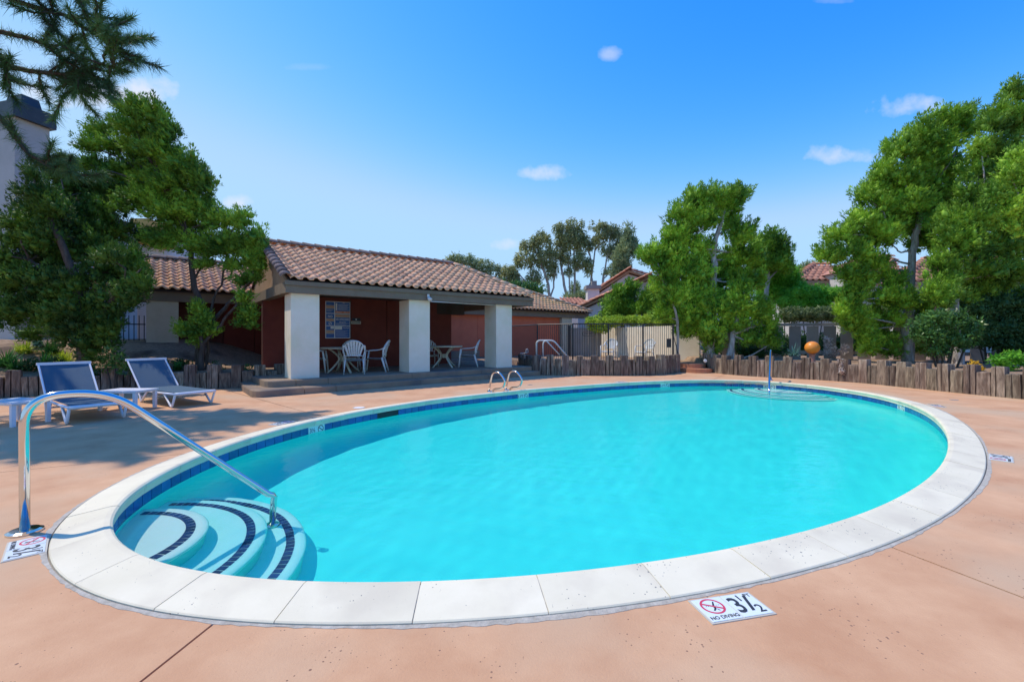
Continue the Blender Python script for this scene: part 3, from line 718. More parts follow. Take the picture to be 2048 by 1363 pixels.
# ------------------------------------------------------------------ the pavilion and its wings
D1 = Vector((.781, .624, 0)); D2 = Vector((-.624, .781, 0)); P1 = Vector((-5.05, 10.16, 0)); UP = Vector((0, 0, 1))
PF = .285                                    # platform floor level
def PV(s, o, z=0.): return P1 + D1 * s + D2 * o + UP * z
def pbox(mb_, s0, s1, o0, o1, z0, z1):
    return mb_.hexa([PV(s0, o0, z0), PV(s1, o0, z0), PV(s1, o1, z0), PV(s0, o1, z0)], [PV(s0, o0, z1), PV(s1, o0, z1), PV(s1, o1, z1), PV(s0, o1, z1)])
def tile_mesh(name, mod, expo, m, n_=8, rise=.055, th=.018):
    v = []; ov = expo * 1.18; f_ = []
    for yy, dz in ((0, .022), (ov, 0.0)):
        for i in range(n_ + 1):
            x_ = mod * 1.1 * i / n_; q = x_ / mod
            z_ = rise * math.sin(math.pi * q / .62) if q < .62 else -.010 * math.sin(math.pi * (q - .62) / .48)
            v.append((x_, yy, z_ + dz))
    k = n_ + 1
    for i in range(n_ + 1): v.append((v[i][0], .004, v[i][2] - th))
    for i in range(n_): f_ += [(i, i + 1, k + i + 1, k + i), (i + 1, i, 2 * k + i, 2 * k + i + 1)]
    me = bpy.data.meshes.new(name); me.from_pydata(v, [], f_); me.materials.append(M[m] if isinstance(m, str) else m)
    me.polygons.foreach_set('use_smooth', [i % 2 == 0 for i in range(len(f_))]); return me
def barrel_mesh(name, length, r_, m, n_=8):
    v = []; f_ = []
    for yy, rr, dz in ((0, r_ * 1.08, .02), (length, r_ * .92, 0)):
        for i in range(n_ + 1):
            q = math.pi * i / n_; v.append((-rr * math.cos(q), yy, rr * math.sin(q) * .8 + dz))
    k = n_ + 1
    for i in range(n_ + 1): v.append((v[i][0] * .82, .006, v[i][2] * .80))
    for i in range(n_): f_ += [(i, i + 1, k + i + 1, k + i), (i + 1, i, 2 * k + i, 2 * k + i + 1)]
    me = bpy.data.meshes.new(name); me.from_pydata(v, [], f_); me.materials.append(M[m]); me.polygons.foreach_set('use_smooth', [i % 2 == 0 for i in range(len(f_))]); return me
def inpoly(x_, y_, poly):
    c = False; n_ = len(poly)
    for i in range(n_):
        a_, b_ = poly[i], poly[(i + 1) % n_]
        if (a_[1] > y_) != (b_[1] > y_) and x_ < (b_[0] - a_[0]) * (y_ - a_[1]) / (b_[1] - a_[1]) + a_[0]: c = not c
    return c
def tiled_slope(root, O, e, u, poly, me, mod, expo, limit=0, seed=0, label=None):
    """lay S tiles over the slope; the `limit` nearest to the lens are single parts, the rest one mesh"""
    rr = random.Random(seed); e = e.normalized(); u = (u - e * u.dot(e)).normalized(); n_ = e.cross(u)
    smax = max(p[0] for p in poly); smin = min(p[0] for p in poly); tmax = max(p[1] for p in poly); cells = []
    for j in range(int(tmax / expo) + 1):
        for i in range(int((smax - smin) / mod) + 1):
            s = smin + i * mod; t_ = j * expo
            if inpoly(s + mod * .5, t_ + expo * .45, poly): cells.append((s, t_))
    def mtx(s, t_):
        p = O + e * s + u * (t_ - .02) + n_ * (.035 + rr.uniform(-.003, .004)); mt2 = Matrix((e, u, n_)).transposed()
        mt2 = mt2 @ Matrix.Rotation(rr.uniform(-.012, .012), 3, 'Z'); mt2 = mt2.to_4x4(); mt2.translation = p - BASE[root.name]; return mt2
    ms = [mtx(*c) for c in cells]; ms.sort(key=lambda q: (q.translation + BASE[root.name]).length)
    for q in ms[:limit]: link('roof_tile', me, root, q)
    if len(ms) > limit:
        v = np.array([x_.co[:] for x_ in me.vertices]); fs = [tuple(p.vertices) for p in me.polygons]; V_ = []; F_ = []
        for a_, q in enumerate(ms[limit:]):
            A_ = np.array(q); V_.append(v @ A_[:3, :3].T + A_[:3, 3]); F_ += [tuple(x_ + a_ * len(v) for x_ in p) for p in fs]
        m2 = bpy.data.meshes.new('roof_tiles'); m2.from_pydata(np.vstack(V_).tolist(), [], F_); m2.materials.append(me.materials[0]); m2.polygons.foreach_set('use_smooth', [i % 2 == 0 for i in range(len(F_))])
        link('roof_tiles', m2, root, kind='stuff')
def caps(root, a_, b_, me, step, name='ridge_tile', lift=.05, roll=0):
    d = (b_ - a_); n_ = int(d.length / step); d.normalize(); side = d.cross(UP).normalized(); nn = side.cross(d)
    for k in range(n_):
        mt2 = Matrix((side, d, nn)).transposed().to_4x4(); mt2 = mt2 @ Matrix.Rotation(roll, 4, 'Y')
        mt2.translation = a_ + d * k * step + nn * lift - BASE[root.name]; link(name, me, root, mt2)
TM, TE = .24, .30
tme = tile_mesh('roof_tile', TM, TE, 'rooftile'); tme_y = tile_mesh('roof_tile', TM, TE, 'rooftile_yel')
cap_me = barrel_mesh('ridge_tile', .42, .12, 'rooftile_dark'); verge_me = barrel_mesh('verge_tile', .36, .12, 'rooftile_dark')
cap_far = barrel_mesh('ridge_tile', .42, .12, 'rooftile_yel')
EZ, RZ_ = 2.53, 3.79
S0, S1, SR = -.05, 7.22, 5.97
pav = thing('pavilion', 'open poolside pavilion with three white pillars, dark red back wall and clay tile roof', 'pavilion', PV(3.5, 0, 0))
for s in (0, 2.92, 5.84):
    mb = MB(); pbox(mb, s, s + .62, 0, .62, PF, 2.245); mb.build('pillar', 'stucco_white', pav)
mb = MB(); pbox(mb, -.13, 7.26, -.10, .10, 2.245, 2.50); mb.build('front_beam', 'brown_wood', pav)
mb = MB(); pbox(mb, -.15, 7.28, -.135, -.103, 2.42, 2.515); mb.build('fascia_strip', 'brown_wood', pav)
mb = MB(); pbox(mb, -.13, .07, .103, 5.5, 2.25, 2.50); mb.build('side_beam', 'brown_wood', pav)
mb = MB(); pbox(mb, 7.04, 7.24, .103, 5.5, 2.25, 2.50); mb.build('side_beam', 'brown_wood', pav)
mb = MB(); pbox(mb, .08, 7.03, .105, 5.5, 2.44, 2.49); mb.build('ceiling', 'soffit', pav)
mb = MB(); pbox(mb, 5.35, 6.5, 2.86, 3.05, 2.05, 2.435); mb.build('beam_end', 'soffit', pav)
# back wall in panels with recessed joints
wj = [-.1, 1.15, 2.33, 3.5, 4.7, 5.95]
for a_, b_ in zip(wj[:-1], wj[1:]):
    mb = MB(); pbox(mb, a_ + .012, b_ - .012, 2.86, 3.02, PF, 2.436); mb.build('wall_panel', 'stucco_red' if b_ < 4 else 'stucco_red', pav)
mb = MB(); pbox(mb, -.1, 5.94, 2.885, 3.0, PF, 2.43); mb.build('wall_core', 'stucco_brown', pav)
# roof: deck boards, tiles, gable
OL = PV(S0, -.14, EZ); uF = (PV(S0, 2.8, RZ_) - OL); LS = uF.length
OB = PV(S0, 5.74, EZ)
mb = MB(); a_, b_, c_, d_ = PV(S0, -.12, EZ - .005), PV(S1, -.12, EZ - .005), PV(SR, 2.8, RZ_ - .0), PV(S0, 2.8, RZ_ - .0)
mb.hexa([a_ - UP * .03, b_ - UP * .03, c_ - UP * .03, d_ - UP * .03], [a_, b_, c_, d_])
e_, f2 = PV(S1, 5.72, EZ), PV(S0, 5.72, EZ)
mb.hexa([d_ - UP * .03, c_ - UP * .03, e_ - UP * .03, f2 - UP * .03], [d_ - UP * .001, c_ - UP * .001, e_, f2])
mb.add([b_, e_, c_, b_ - UP * .03, e_ - UP * .03, c_ - UP * .03], [(0, 1, 2), (5, 4, 3)])
mb.build('roof_deck', 'underlay', pav)
mb = MB(); g0, g1, g2 = PV(.0, .1, 2.5), PV(0, 5.5, 2.5), PV(0, 2.8, RZ_ - .08)
mb.add([g0, g1, g2, g0 + D1 * .05, g1 + D1 * .05, g2 + D1 * .05], [(0, 2, 1), (3, 4, 5), (0, 3, 5, 2), (2, 5, 4, 1), (1, 4, 3, 0)]); mb.build('gable_board', 'tan_wood', pav)
mb = MB(); mb.hexa([PV(-.09, -.1, 2.44), PV(-.05, -.1, 2.44), PV(-.05, 2.8, RZ_ - .12), PV(-.09, 2.8, RZ_ - .12)], [PV(-.09, -.1, 2.53), PV(-.05, -.1, 2.53), PV(-.05, 2.8, RZ_ + .01), PV(-.09, 2.8, RZ_ + .01)]); mb.build('barge_board', 'brown_wood', pav)
tiled_slope(pav, OL, D1, uF, [(0, 0), (S1 - S0, 0), (SR - S0, LS), (0, LS)], tme, TM, TE, 300, 1)
uB = (PV(S1, 2.8, RZ_) - PV(S1, 5.74, EZ)); tiled_slope(pav, PV(S1, 5.74, EZ), -D1, uB, [(0, 0), (S1 - S0, 0), (S1 - S0, uB.length), (S1 - SR, uB.length)], tme, TM, TE, 0, 2)
caps(pav, PV(S0 - .02, 2.8, RZ_ + .03), PV(SR, 2.8, RZ_ + .03), cap_me, .33)
caps(pav, PV(S1 + .02, -.12, EZ + .03), PV(SR, 2.8, RZ_ + .03), barrel_mesh('hip_tile', .42, .11, 'rooftile'), .33, 'hip_tile')
caps(pav, PV(S0 - .07, -.14, EZ + .0), PV(S0 - .07, 2.8, RZ_ + .0), verge_me, .29, 'verge_tile', .04, 0)

# left wing
LW = thing('clubhouse_wing', 'shaded clubhouse wing with clay tile roof behind the leaning juniper', 'building', PV(-1.5, 5.5, .3))
mb = MB(); pbox(mb, -2.62, -1.90, 4.9, 5.6, .28, 2.25); mb.build('pillar', 'stucco_cream', LW)
mb = MB(); pbox(mb, -3.75, .95, 4.86, 5.02, 2.25, 2.52); mb.build('front_beam', 'brown_wood', LW)
for a_, b_ in ((-1.6, -.72), (-.70, .15), (.17, 1.2)):
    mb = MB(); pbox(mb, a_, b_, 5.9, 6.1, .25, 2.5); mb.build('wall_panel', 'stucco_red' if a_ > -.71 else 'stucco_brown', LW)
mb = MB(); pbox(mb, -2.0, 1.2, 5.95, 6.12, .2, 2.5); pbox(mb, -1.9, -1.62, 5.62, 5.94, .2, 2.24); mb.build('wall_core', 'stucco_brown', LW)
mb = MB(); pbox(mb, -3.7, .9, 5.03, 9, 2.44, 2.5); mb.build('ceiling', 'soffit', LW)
OW = PV(-3.8, 4.75, 2.56); uW = PV(-3.8, 7.4, 3.72) - OW
mb = MB(); a_, b_, c_, d_ = PV(-3.8, 4.77, 2.55), PV(.7, 4.77, 2.55), PV(.7, 7.4, 3.71), PV(-3.8, 7.4, 3.71)
mb.hexa([a_ - UP * .03, b_ - UP * .03, c_ - UP * .03, d_ - UP * .03], [a_, b_, c_, d_]); mb.hexa([d_ - UP * .03, c_ - UP * .03, PV(.7, 10, 2.6), PV(-3.8, 10, 2.6)], [d_ - UP * .001, c_ - UP * .001, PV(.7, 10, 2.63), PV(-3.8, 10, 2.63)]); mb.build('roof_deck', 'underlay', LW)
tiled_slope(LW, OW, D1, uW, [(0, 0), (4.5, 0), (4.5, uW.length), (0, uW.length)], tme, TM, TE, 230, 3)
caps(LW, PV(-3.8, 7.4, 3.75), PV(.7, 7.4, 3.75), cap_me, .33)

# right wing
RW = thing('changing_room_block', 'lower orange-red changing room block with clay tile roof right of the pavilion', 'building', PV(11, 6.5, .3))
wj = [5.6, 7.4, 9.2, 11.0, 12.75, 14.5]
for a_, b_ in zip(wj[:-1], wj[1:]):
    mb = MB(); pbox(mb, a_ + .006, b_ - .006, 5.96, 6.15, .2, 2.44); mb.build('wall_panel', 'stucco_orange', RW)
mb = MB(); pbox(mb, 14.52, 15.28, 5.8, 6.5, .2, 2.32); mb.build('pillar', 'stucco_cream', RW)
mb = MB(); pbox(mb, 5.5, 16.6, 5.76, 5.93, 2.26, 2.54); mb.build('front_beam', 'brown_wood', RW)
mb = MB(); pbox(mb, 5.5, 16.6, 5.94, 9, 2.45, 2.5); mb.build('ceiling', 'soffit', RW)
mb = MB(); pbox(mb, 6.0, 9.2, 5.80, 5.955, .25, .62); mb.build('wall_base', 'platform', RW)
OR_ = PV(5.3, 5.62, 2.58); LR = 2.6; RR = 3.86
uR = PV(5.3, 5.62 + LR, RR) - OR_; lr = uR.length
sA, sB = 11.4, 13.6
mb = MB(); a_, b_, c_, d_ = PV(5.3, 5.64, 2.57), PV(16.75, 5.64, 2.57), PV(sB, 5.62 + LR, RR - .01), PV(5.3, 5.62 + LR, RR - .01)
mb.hexa([a_ - UP * .03, b_ - UP * .03, c_ - UP * .03, d_ - UP * .03], [a_, b_, c_, d_]); mb.hexa([d_ - UP * .03, c_ - UP * .03, PV(16.75, 10.8, 2.6), PV(5.3, 10.8, 2.6)], [d_ - UP * .001, c_ - UP * .001, PV(16.75, 10.8, 2.63), PV(5.3, 10.8, 2.63)])
mb.add([b_, PV(16.75, 10.8, 2.63), c_], [(0, 1, 2)]); mb.build('roof_deck', 'underlay', RW)
tiled_slope(RW, OR_, D1, uR, [(0, 0), (11.45, 0), (sB - 5.3, lr), (0, lr)], tme_y, TM, TE, 300, 4)
caps(RW, PV(5.3, 5.62 + LR, RR + .03), PV(sB, 5.62 + LR, RR + .03), cap_far, .33)
caps(RW, PV(16.75, 5.64, 2.6), PV(sB, 5.62 + LR, RR + .03), cap_far, .33, 'hip_tile')

# platform with two steps
def step_slabs(root, z0, z1, s_edges, o_front, o_back, r_=.25, right_front=None):
    for i in range(len(s_edges) - 1):
        a_, b_ = s_edges[i] + (.005 if i else 0), s_edges[i + 1] - (.005 if i < len(s_edges) - 2 else 0)
        of = lambda s: o_front if right_front is None else o_front + (right_front - o_front) * (s - s_edges[0]) / (s_edges[-1] - s_edges[0])
        if i == 0:
            pts = [(a_, o_back), (a_, of(a_) + r_ * 1.6)] + [(a_ + r_ * (1 - math.cos(R(q))), of(a_) + r_ * 1.6 * (1 - math.sin(R(q)))) for q in (22, 45, 68)] + [(a_ + r_, of(a_)), (b_, of(b_)), (b_, o_back)]
        else: pts = [(a_, o_back), (a_, of(a_)), (b_, of(b_)), (b_, o_back)]
        P_ = [PV(s, o) for s, o in pts]; mb_ = MB(); bev = .018; n_ = len(P_); c = sum(P_, Vector()) / n_
        lev = [(z0, 0), (z1 - bev, 0), (z1, bev)]
        for z_, ins in lev:
            for p in P_: q = p - (p - c).normalized() * ins if ins else p; mb_.v.append((q.x, q.y, z_))
        for j in range(2): mb_.f += [(j * n_ + k, j * n_ + (k + 1) % n_, (j + 1) * n_ + (k + 1) % n_, (j + 1) * n_ + k) for k in range(n_)]
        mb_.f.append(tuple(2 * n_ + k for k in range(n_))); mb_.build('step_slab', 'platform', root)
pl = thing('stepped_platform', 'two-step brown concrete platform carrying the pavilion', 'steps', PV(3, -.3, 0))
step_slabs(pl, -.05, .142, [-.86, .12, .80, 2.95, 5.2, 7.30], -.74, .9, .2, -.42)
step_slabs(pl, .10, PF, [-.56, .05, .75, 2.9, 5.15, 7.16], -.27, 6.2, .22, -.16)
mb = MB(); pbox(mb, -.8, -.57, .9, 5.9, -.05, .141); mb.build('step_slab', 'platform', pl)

# wiring conduit and spotlight on the beam
co = thing('wall_conduit', 'thin white conduit running under the beam between the pillars', 'conduit', PV(3, .2, 2.3))
MB().tube([PV(3.45, -.12, 2.30), PV(3.5, -.115, 2.22), PV(5.84, .05, 2.225)], .012, 6).build('pipe', 'plastic', co)
sp = thing('spotlight', 'small white spotlight under the beam at the middle pillar', 'spotlight', PV(3.42, -.16, 2.3))
MB().tube([PV(3.42, -.14, 2.33), PV(3.42, -.17, 2.30), PV(3.43, -.24, 2.25)], [.03, .045, .06], 12).build('lamp_shade', 'plastic', sp, smooth=True)
MB().box(PV(3.42, -.145, 2.37), (.06, .03, .08)).build('bracket', 'plastic', sp)

# ------------------------------------------------------------------ signs on the back wall
ws = PV(1.565, 2.853, 1.2)
sg = thing('pool_rules_sign', 'blue and orange pool warning sign board on the dark red back wall', 'sign', ws)
SX = lambda x_, z_, d=.0: frame(D1 * x_ - D2 * d + UP * z_, D1, UP)
def panel(x0, x1, z0, z1, m, d=.014, name='sign_panel'):
    mb_ = MB(); mb_.box(((x0 + x1) / 2, (z0 + z1) / 2, 0), (x1 - x0, z1 - z0, .004)); 
    me = bpy.data.meshes.new(name); me.from_pydata(mb_.v, [], mb_.f); me.materials.append(M[m]); link(name, me, sg, frame(-D2 * d, D1, UP))
panel(0, .74, 0, 1.12, 'sign_white', .006, 'backing_board')
for a_ in ((.02, .255, .765, 1.10), (.02, .255, .39, .745), (.02, .255, .02, .37)): panel(*a_, 'blue_print')
for a_ in ((.285, .72, .765, 1.10), (.285, .72, .39, .745), (.285, .72, .02, .37)): panel(*a_, 'blue_print')
panel(.02, .255, .90, 1.0, 'sign_cream', .017, 'sign_band'); panel(.02, .255, .515, .60, 'sign_cream', .017, 'sign_band'); panel(.02, .255, .14, .25, 'sign_cream', .017, 'sign_band')
panel(.285, .72, .635, .735, 'sign_cream', .017, 'sign_band'); panel(.285, .72, .77, .83, 'orange_print', .017, 'sign_band'); panel(.30, .345, .85, 1.07, 'sign_white', .017, 'sign_band')
panel(.285, .49, .27, .365, 'sign_white', .017, 'sign_band'); panel(.15, .25, .29, .36, 'sign_white', .017, 'sign_band')
for txt, x_, z_, sz, mm, sxx in (('CAUTION', .137, .95, .085, 'orange_print', .62), ('NO', .137, .66, .10, 'sign_white', .9), ('DIVING', .137, .557, .085, 'orange_print', .72),
                                ('CAPACITY', .137, .195, .095, 'orange_print', .5), ('WARNING!', .503, .685, .105, 'orange_print', .8), ('NO LIFEGUARD', .503, .575, .085, 'sign_white', .68), ('ON DUTY', .503, .49, .05, 'sign_white', .9),
                                ('POOL RULES', .61, .32, .045, 'sign_white', .7), ('CALL 911', .62, .80, .05, 'sign_white', .8), ('EMERGENCY', .40, .80, .035, 'sign_white', .9), ('CPR', .54, 1.075, .035, 'sign_white', 1)):
    text(sg, txt, sz, mm, SX(x_, z_, .0195), sxx)
link('ban_symbol', annulus('ban_symbol', .035, .046, 'sign_white', R(40)), sg, SX(.137, .45, .018))
for k in range(7):
    z_ = 1.03 - k * .027; panel(.37, .70 - (k % 3) * .03, z_, z_ + .007, 'sign_white', .017, 'print_line')
for k in range(3): panel(.31, .69 - k * .05, .455 - k * .022, .460 - k * .022, 'sign_white', .017, 'print_line')
for k in range(8): panel(.305, .68 - (k % 3) * .05, .235 - k * .026, .239 - k * .026, 'sign_white', .017, 'print_line')
for k in range(3): panel(.035, .23 - k * .03, .87 - k * .028, .875 - k * .028, 'sign_white', .017, 'print_line')
s2 = thing('restroom_sign', 'small black and cream sign right of the pool warning board', 'sign', PV(2.33, 2.853, 1.62))
mb = MB(); mb.box((.16, .17, 0), (.27, .085, .006)); me = bpy.data.meshes.new('sign_plate'); me.from_pydata(mb.v, [], mb.f); me.materials.append(M['black']); link('sign_plate', me, s2, frame(-D2 * .006, D1, UP))
mb = MB(); mb.box((.16, .07, 0), (.30, .09, .006)); me = bpy.data.meshes.new('sign_plate'); me.from_pydata(mb.v, [], mb.f); me.materials.append(M['sign_cream']); link('sign_plate', me, s2, frame(-D2 * .006, D1, UP))
text(s2, 'SHOWER', .075, 'black', frame(D1 * .16 + UP * .07 - D2 * .010, D1, UP), .85); link('symbol', annulus('symbol', .008, .024, 'sign_white'), s2, frame(D1 * .16 + UP * .17 - D2 * .011, D1, UP))

# ------------------------------------------------------------------ timber palisades
def timber_mesh(seed):
    rr = random.Random(seed); w, d = .212, .19; prof_ = []
    side = [(-.5, -.5), (-.2, -.52), (.15, -.48), (.5, -.5), (.52, -.1), (.5, .5), (0, .52), (-.5, .5), (-.52, .1)]
    cx_ = rr.uniform(-.25, .25); cw = rr.uniform(.012, .03); cdp = rr.uniform(.04, .10)
    base_ = []
    for (x_, y_) in side:
        base_.append([x_ * w + rr.uniform(-.006, .006), y_ * d + rr.uniform(-.006, .006)])
        if (x_, y_) == (-.2, -.52) and seed % 3: base_ += [[cx_ * w - cw / 2, -.51 * d], [cx_ * w, -.5 * d + cdp], [cx_ * w + cw / 2, -.51 * d]]
    base_.sort(key=lambda p: 0) 
    mb_ = MB(); n_ = len(base_); lev = [0, .18, .42, .7, .955, 1.0]
    lean = (rr.uniform(-.012, .012), rr.uniform(-.01, .01))
    for k, z_ in enumerate(lev):
        for p in base_:
            sh = .93 if k == len(lev) - 1 else 1; mb_.v.append((p[0] * sh + lean[0] * z_ + rr.uniform(-.003, .003), p[1] * sh + lean[1] * z_ + rr.uniform(-.003, .003), z_ + (rr.uniform(-.008, .008) if k > 3 else 0)))
    for k in range(len(lev) - 1): mb_.f += [(k * n_ + i, k * n_ + (i + 1) % n_, (k + 1) * n_ + (i + 1) % n_, (k + 1) * n_ + i) for i in range(n_)]
    mb_.f.append(tuple((len(lev) - 1) * n_ + i for i in range(n_)))
    me = bpy.data.meshes.new('post'); me.from_pydata(mb_.v, [], mb_.f); me.materials.append(M['timber']); return me
TIM = [timber_mesh(s) for s in range(8)]
def resample(path, step):
    pts = [Vector((x_, y_, 0)) for x_, y_ in path]; dn = []
    for i in range(len(pts) - 1):
        p0 = pts[max(i - 1, 0)]; p1 = pts[i]; p2 = pts[i + 1]; p3 = pts[min(i + 2, len(pts) - 1)]
        for k in range(12):
            t_ = k / 12; dn.append(.5 * ((2 * p1) + (p2 - p0) * t_ + (2 * p0 - 5 * p1 + 4 * p2 - p3) * t_ ** 2 + (3 * p1 - p0 - 3 * p2 + p3) * t_ ** 3))
    dn.append(pts[-1]); L = [0]
    for a_, b_ in zip(dn[:-1], dn[1:]): L.append(L[-1] + (b_ - a_).length)
    n_ = int(L[-1] / step); out = []
    for k in range(n_ + 1):
        q = k * step; i = min(max(int(np.searchsorted(L, q)) - 1, 0), len(dn) - 2); f_ = (q - L[i]) / max(L[i + 1] - L[i], 1e-6); out.append((dn[i].lerp(dn[i + 1], f_), (dn[i + 1] - dn[i]).normalized()))
    return out
def palisade(label, path, tall, short, seed, step=.235, pattern=None):
    rr = random.Random(seed); P_ = resample(path, step); t_ = thing('timber_palisade', label, 'palisade', P_[len(P_) // 2][0], group='weathered timber palisades edging the planting beds')
    for k, (p, d) in enumerate(P_):
        hh = (tall if k % 2 == 0 else short) + rr.uniform(-.02, .02); nrm = Vector((d.y, -d.x, 0))
        if nrm.dot(Vector((0, 0, 0)) - p) < 0: nrm = -nrm
        mt2 = Matrix((nrm.cross(UP) * -1, -nrm, UP)).transposed().to_4x4(); mt2 = mt2 @ Matrix.Rotation(rr.uniform(-.08, .08), 4, 'Z')
        mt2 = mt2 @ Matrix.Rotation(rr.uniform(-.02, .02), 4, 'Y')
        mt2.translation = p - BASE[t_.name] + UP * -.02; link('post', TIM[rr.randrange(8)], t_, mt2 @ Matrix.Diagonal((rr.uniform(.98, 1.1), 1, hh, 1)))
palisade('curved row of upright weathered timbers in front of the iron fence', PATH_A, .66, .53, 1)
palisade('long curved row of upright timbers along the right planting bed', PATH_B, .66, .52, 2)
palisade('shaded row of upright timbers behind the loungers', PATH_C, .58, .42, 3, .25)

# curved red steps in the gap of the palisades
rs = thing('curved_steps', 'two small curved red concrete steps between the timber rows', 'steps', (6.55, 15.4, 0))
for z0, z1, r_, cy, wd in ((0, .14, 1.0, 16.1, .60), (.10, .285, .78, 16.35, .48)):
    mb = MB(); pts = [(6.55 + wd * math.sin(q), cy - r_ * math.cos(q) * .9) for q in np.linspace(-1.25, 1.25, 13)]; pts += [(6.55 + wd, 17.0), (6.55 - wd, 17.0)]
    mb.prism(pts, z0 - .05, z1); mb.build('step', 'redstep', rs)

# ------------------------------------------------------------------ iron fence, walls and board fence behind
FP = [Vector((-.1, 18.9, 0)), Vector((.95, 16.6, 0)), Vector((2.13, 15.6, 0)), Vector((3.39, 15.65, 0)), Vector((4.68, 15.9, 0)), Vector((5.86, 16.2, 0))]
FT, FB = 1.70, .38
fe = thing('iron_fence', 'black iron bar fence between the pillar and the beige wall', 'fence', (2.5, 15.6, .3))
bar_me = bpy.data.meshes.new('bar'); q = MB().box((0, 0, 0), (.013, .013, 1)); bar_me.from_pydata(q.v, [], q.f); bar_me.materials.append(M['iron'])
for i, p in enumerate(FP):
    if i: MB().box(p + UP * (FT + .28) / 2, (.05, .05, FT - .26)).build('post', 'iron', fe)
for a_, b_ in zip(FP[:-1], FP[1:]):
    MB().tube([a_ + UP * FT, b_ + UP * FT], .02, 4).build('rail', 'iron', fe); MB().tube([a_ + UP * FB, b_ + UP * FB], .016, 4).build('rail', 'iron', fe)
    n_ = int((b_ - a_).length / .083)
    for k in range(1, n_):
        p = a_.lerp(b_, k / n_); mt2 = Matrix.Translation(p + UP * (FT + FB) / 2 - BASE[fe.name]) @ Matrix.Diagonal((1, 1, FT - FB, 1)); link('bar', bar_me, fe, mt2)
MB().tube([FP[-1] + Vector((0, 0, 1.35)), FP[-1] + Vector((.22, -.1, .35))], .014, 5).build('brace', 'iron', fe)
lb = thing('lock_box', 'small grey metal box hung on the fence near its right end', 'box', FP[-1] + Vector((-.16, -.05, .85)))
MB().box(FP[-1] + Vector((-.16, -.04, 1.02)), (.15, .06, .32)).build('case', 'roof_metal', lb); MB().box(FP[-1] + Vector((-.16, -.073, 1.02)), (.11, .006, .27)).build('lid', 'iron', lb)
cs_ = thing('closed_sign', 'small oval iron sign reading CLOSED on the fence', 'sign', W(1178, 667, 15.5))
p = W(1178, 667, 15.45); mb = MB(); A_ = []
for i in range(32):
    q = TAU * i / 32; x_ = .16 * max(-1, min(1, 1.5 * math.cos(q))) + .06 * math.cos(q); A_.append((x_, .085 * math.sin(q) * (1 if abs(math.cos(q)) > .6 else 1)))
MB().tube([Vector((p.x + x_, p.y, p.z + z_)) for x_, z_ in A_ + A_[:1]], .008, 4).build('rim', 'iron', cs_)
text(cs_, 'CLOSED', .085, 'black', frame(p + Vector((0, -.004, 0)) - BASE[cs_.name], (1, 0, 0), (0, 0, 1)), .95)

wl_ = thing('garden_wall', 'beige stucco garden wall behind the iron fence', 'wall', (5.2, 20.5, .3))
def wallseg(root, a_, b_, z0, z1, th, m, name='wall_section'):
    a_, b_ = Vector(a_), Vector(b_); d = (b_ - a_).normalized(); n_ = Vector((-d.y, d.x)) * th
    mb_ = MB().prism([a_, b_, b_ + n_, a_ + n_], z0, z1); return mb_.build(name, m, root)
wallseg(wl_, (3.95, 23.6), (6.44, 17.9), -.1, 1.69, .18, 'stucco_beige'); wallseg(wl_, (6.46, 17.88), (7.26, 17.25), -.1, 1.72, .18, 'stucco_beige')
gw = thing('timber_gate', 'dark shaded timber gate beside the beige wall', 'gate', (3.3, 21.5, .3))
for k in range(7): 
    x0 = 2.95 + k * .21; MB().box((x0, 21.5 + .02 * (k % 2), .95), (.2, .04, 1.45)).build('plank', 'grey_wall', gw)
MB().box((2.75, 21.4, 1.0), (.14, .14, 1.6)).build('gate_post', 'iron', gw)

bf = thing('board_fence', 'grey board fence with slots behind the junipers on the right', 'fence', (10.5, 16, .4))
BFP = [(7.42, 17.25), (11.2, 16.1), (15.4, 14.4), (17.5, 12.0)]
for a_, b_ in zip(BFP[:-1], BFP[1:]):
    a_, b_ = Vector(a_), Vector(b_); d = (b_ - a_).normalized(); n_ = Vector((-d.y, d.x)); Ln = (b_ - a_).length; k = int(Ln / .50)
    for i in range(k):
        s = (i + .5) * Ln / k; c = a_ + d * s; mt2 = frame((0, 0, 0), (d.x, d.y, 0), (n_.x, n_.y, 0)).to_3x3()
        MB().box((c.x, c.y, .97), (.37, .035, 1.32), mt2).build('board', 'grey_board', bf)
    wallseg(bf, a_ - n_ * .06, b_ - n_ * .06, 1.645, 1.74, .16, 'grey_board', 'top_rail'); wallseg(bf, a_ + n_ * .02, b_ + n_ * .02, .62, .74, .04, 'grey_board', 'lower_rail')
    wallseg(bf, a_ - n_ * .04, b_ - n_ * .04, .1, .42, .12, 'grey_board', 'plinth')

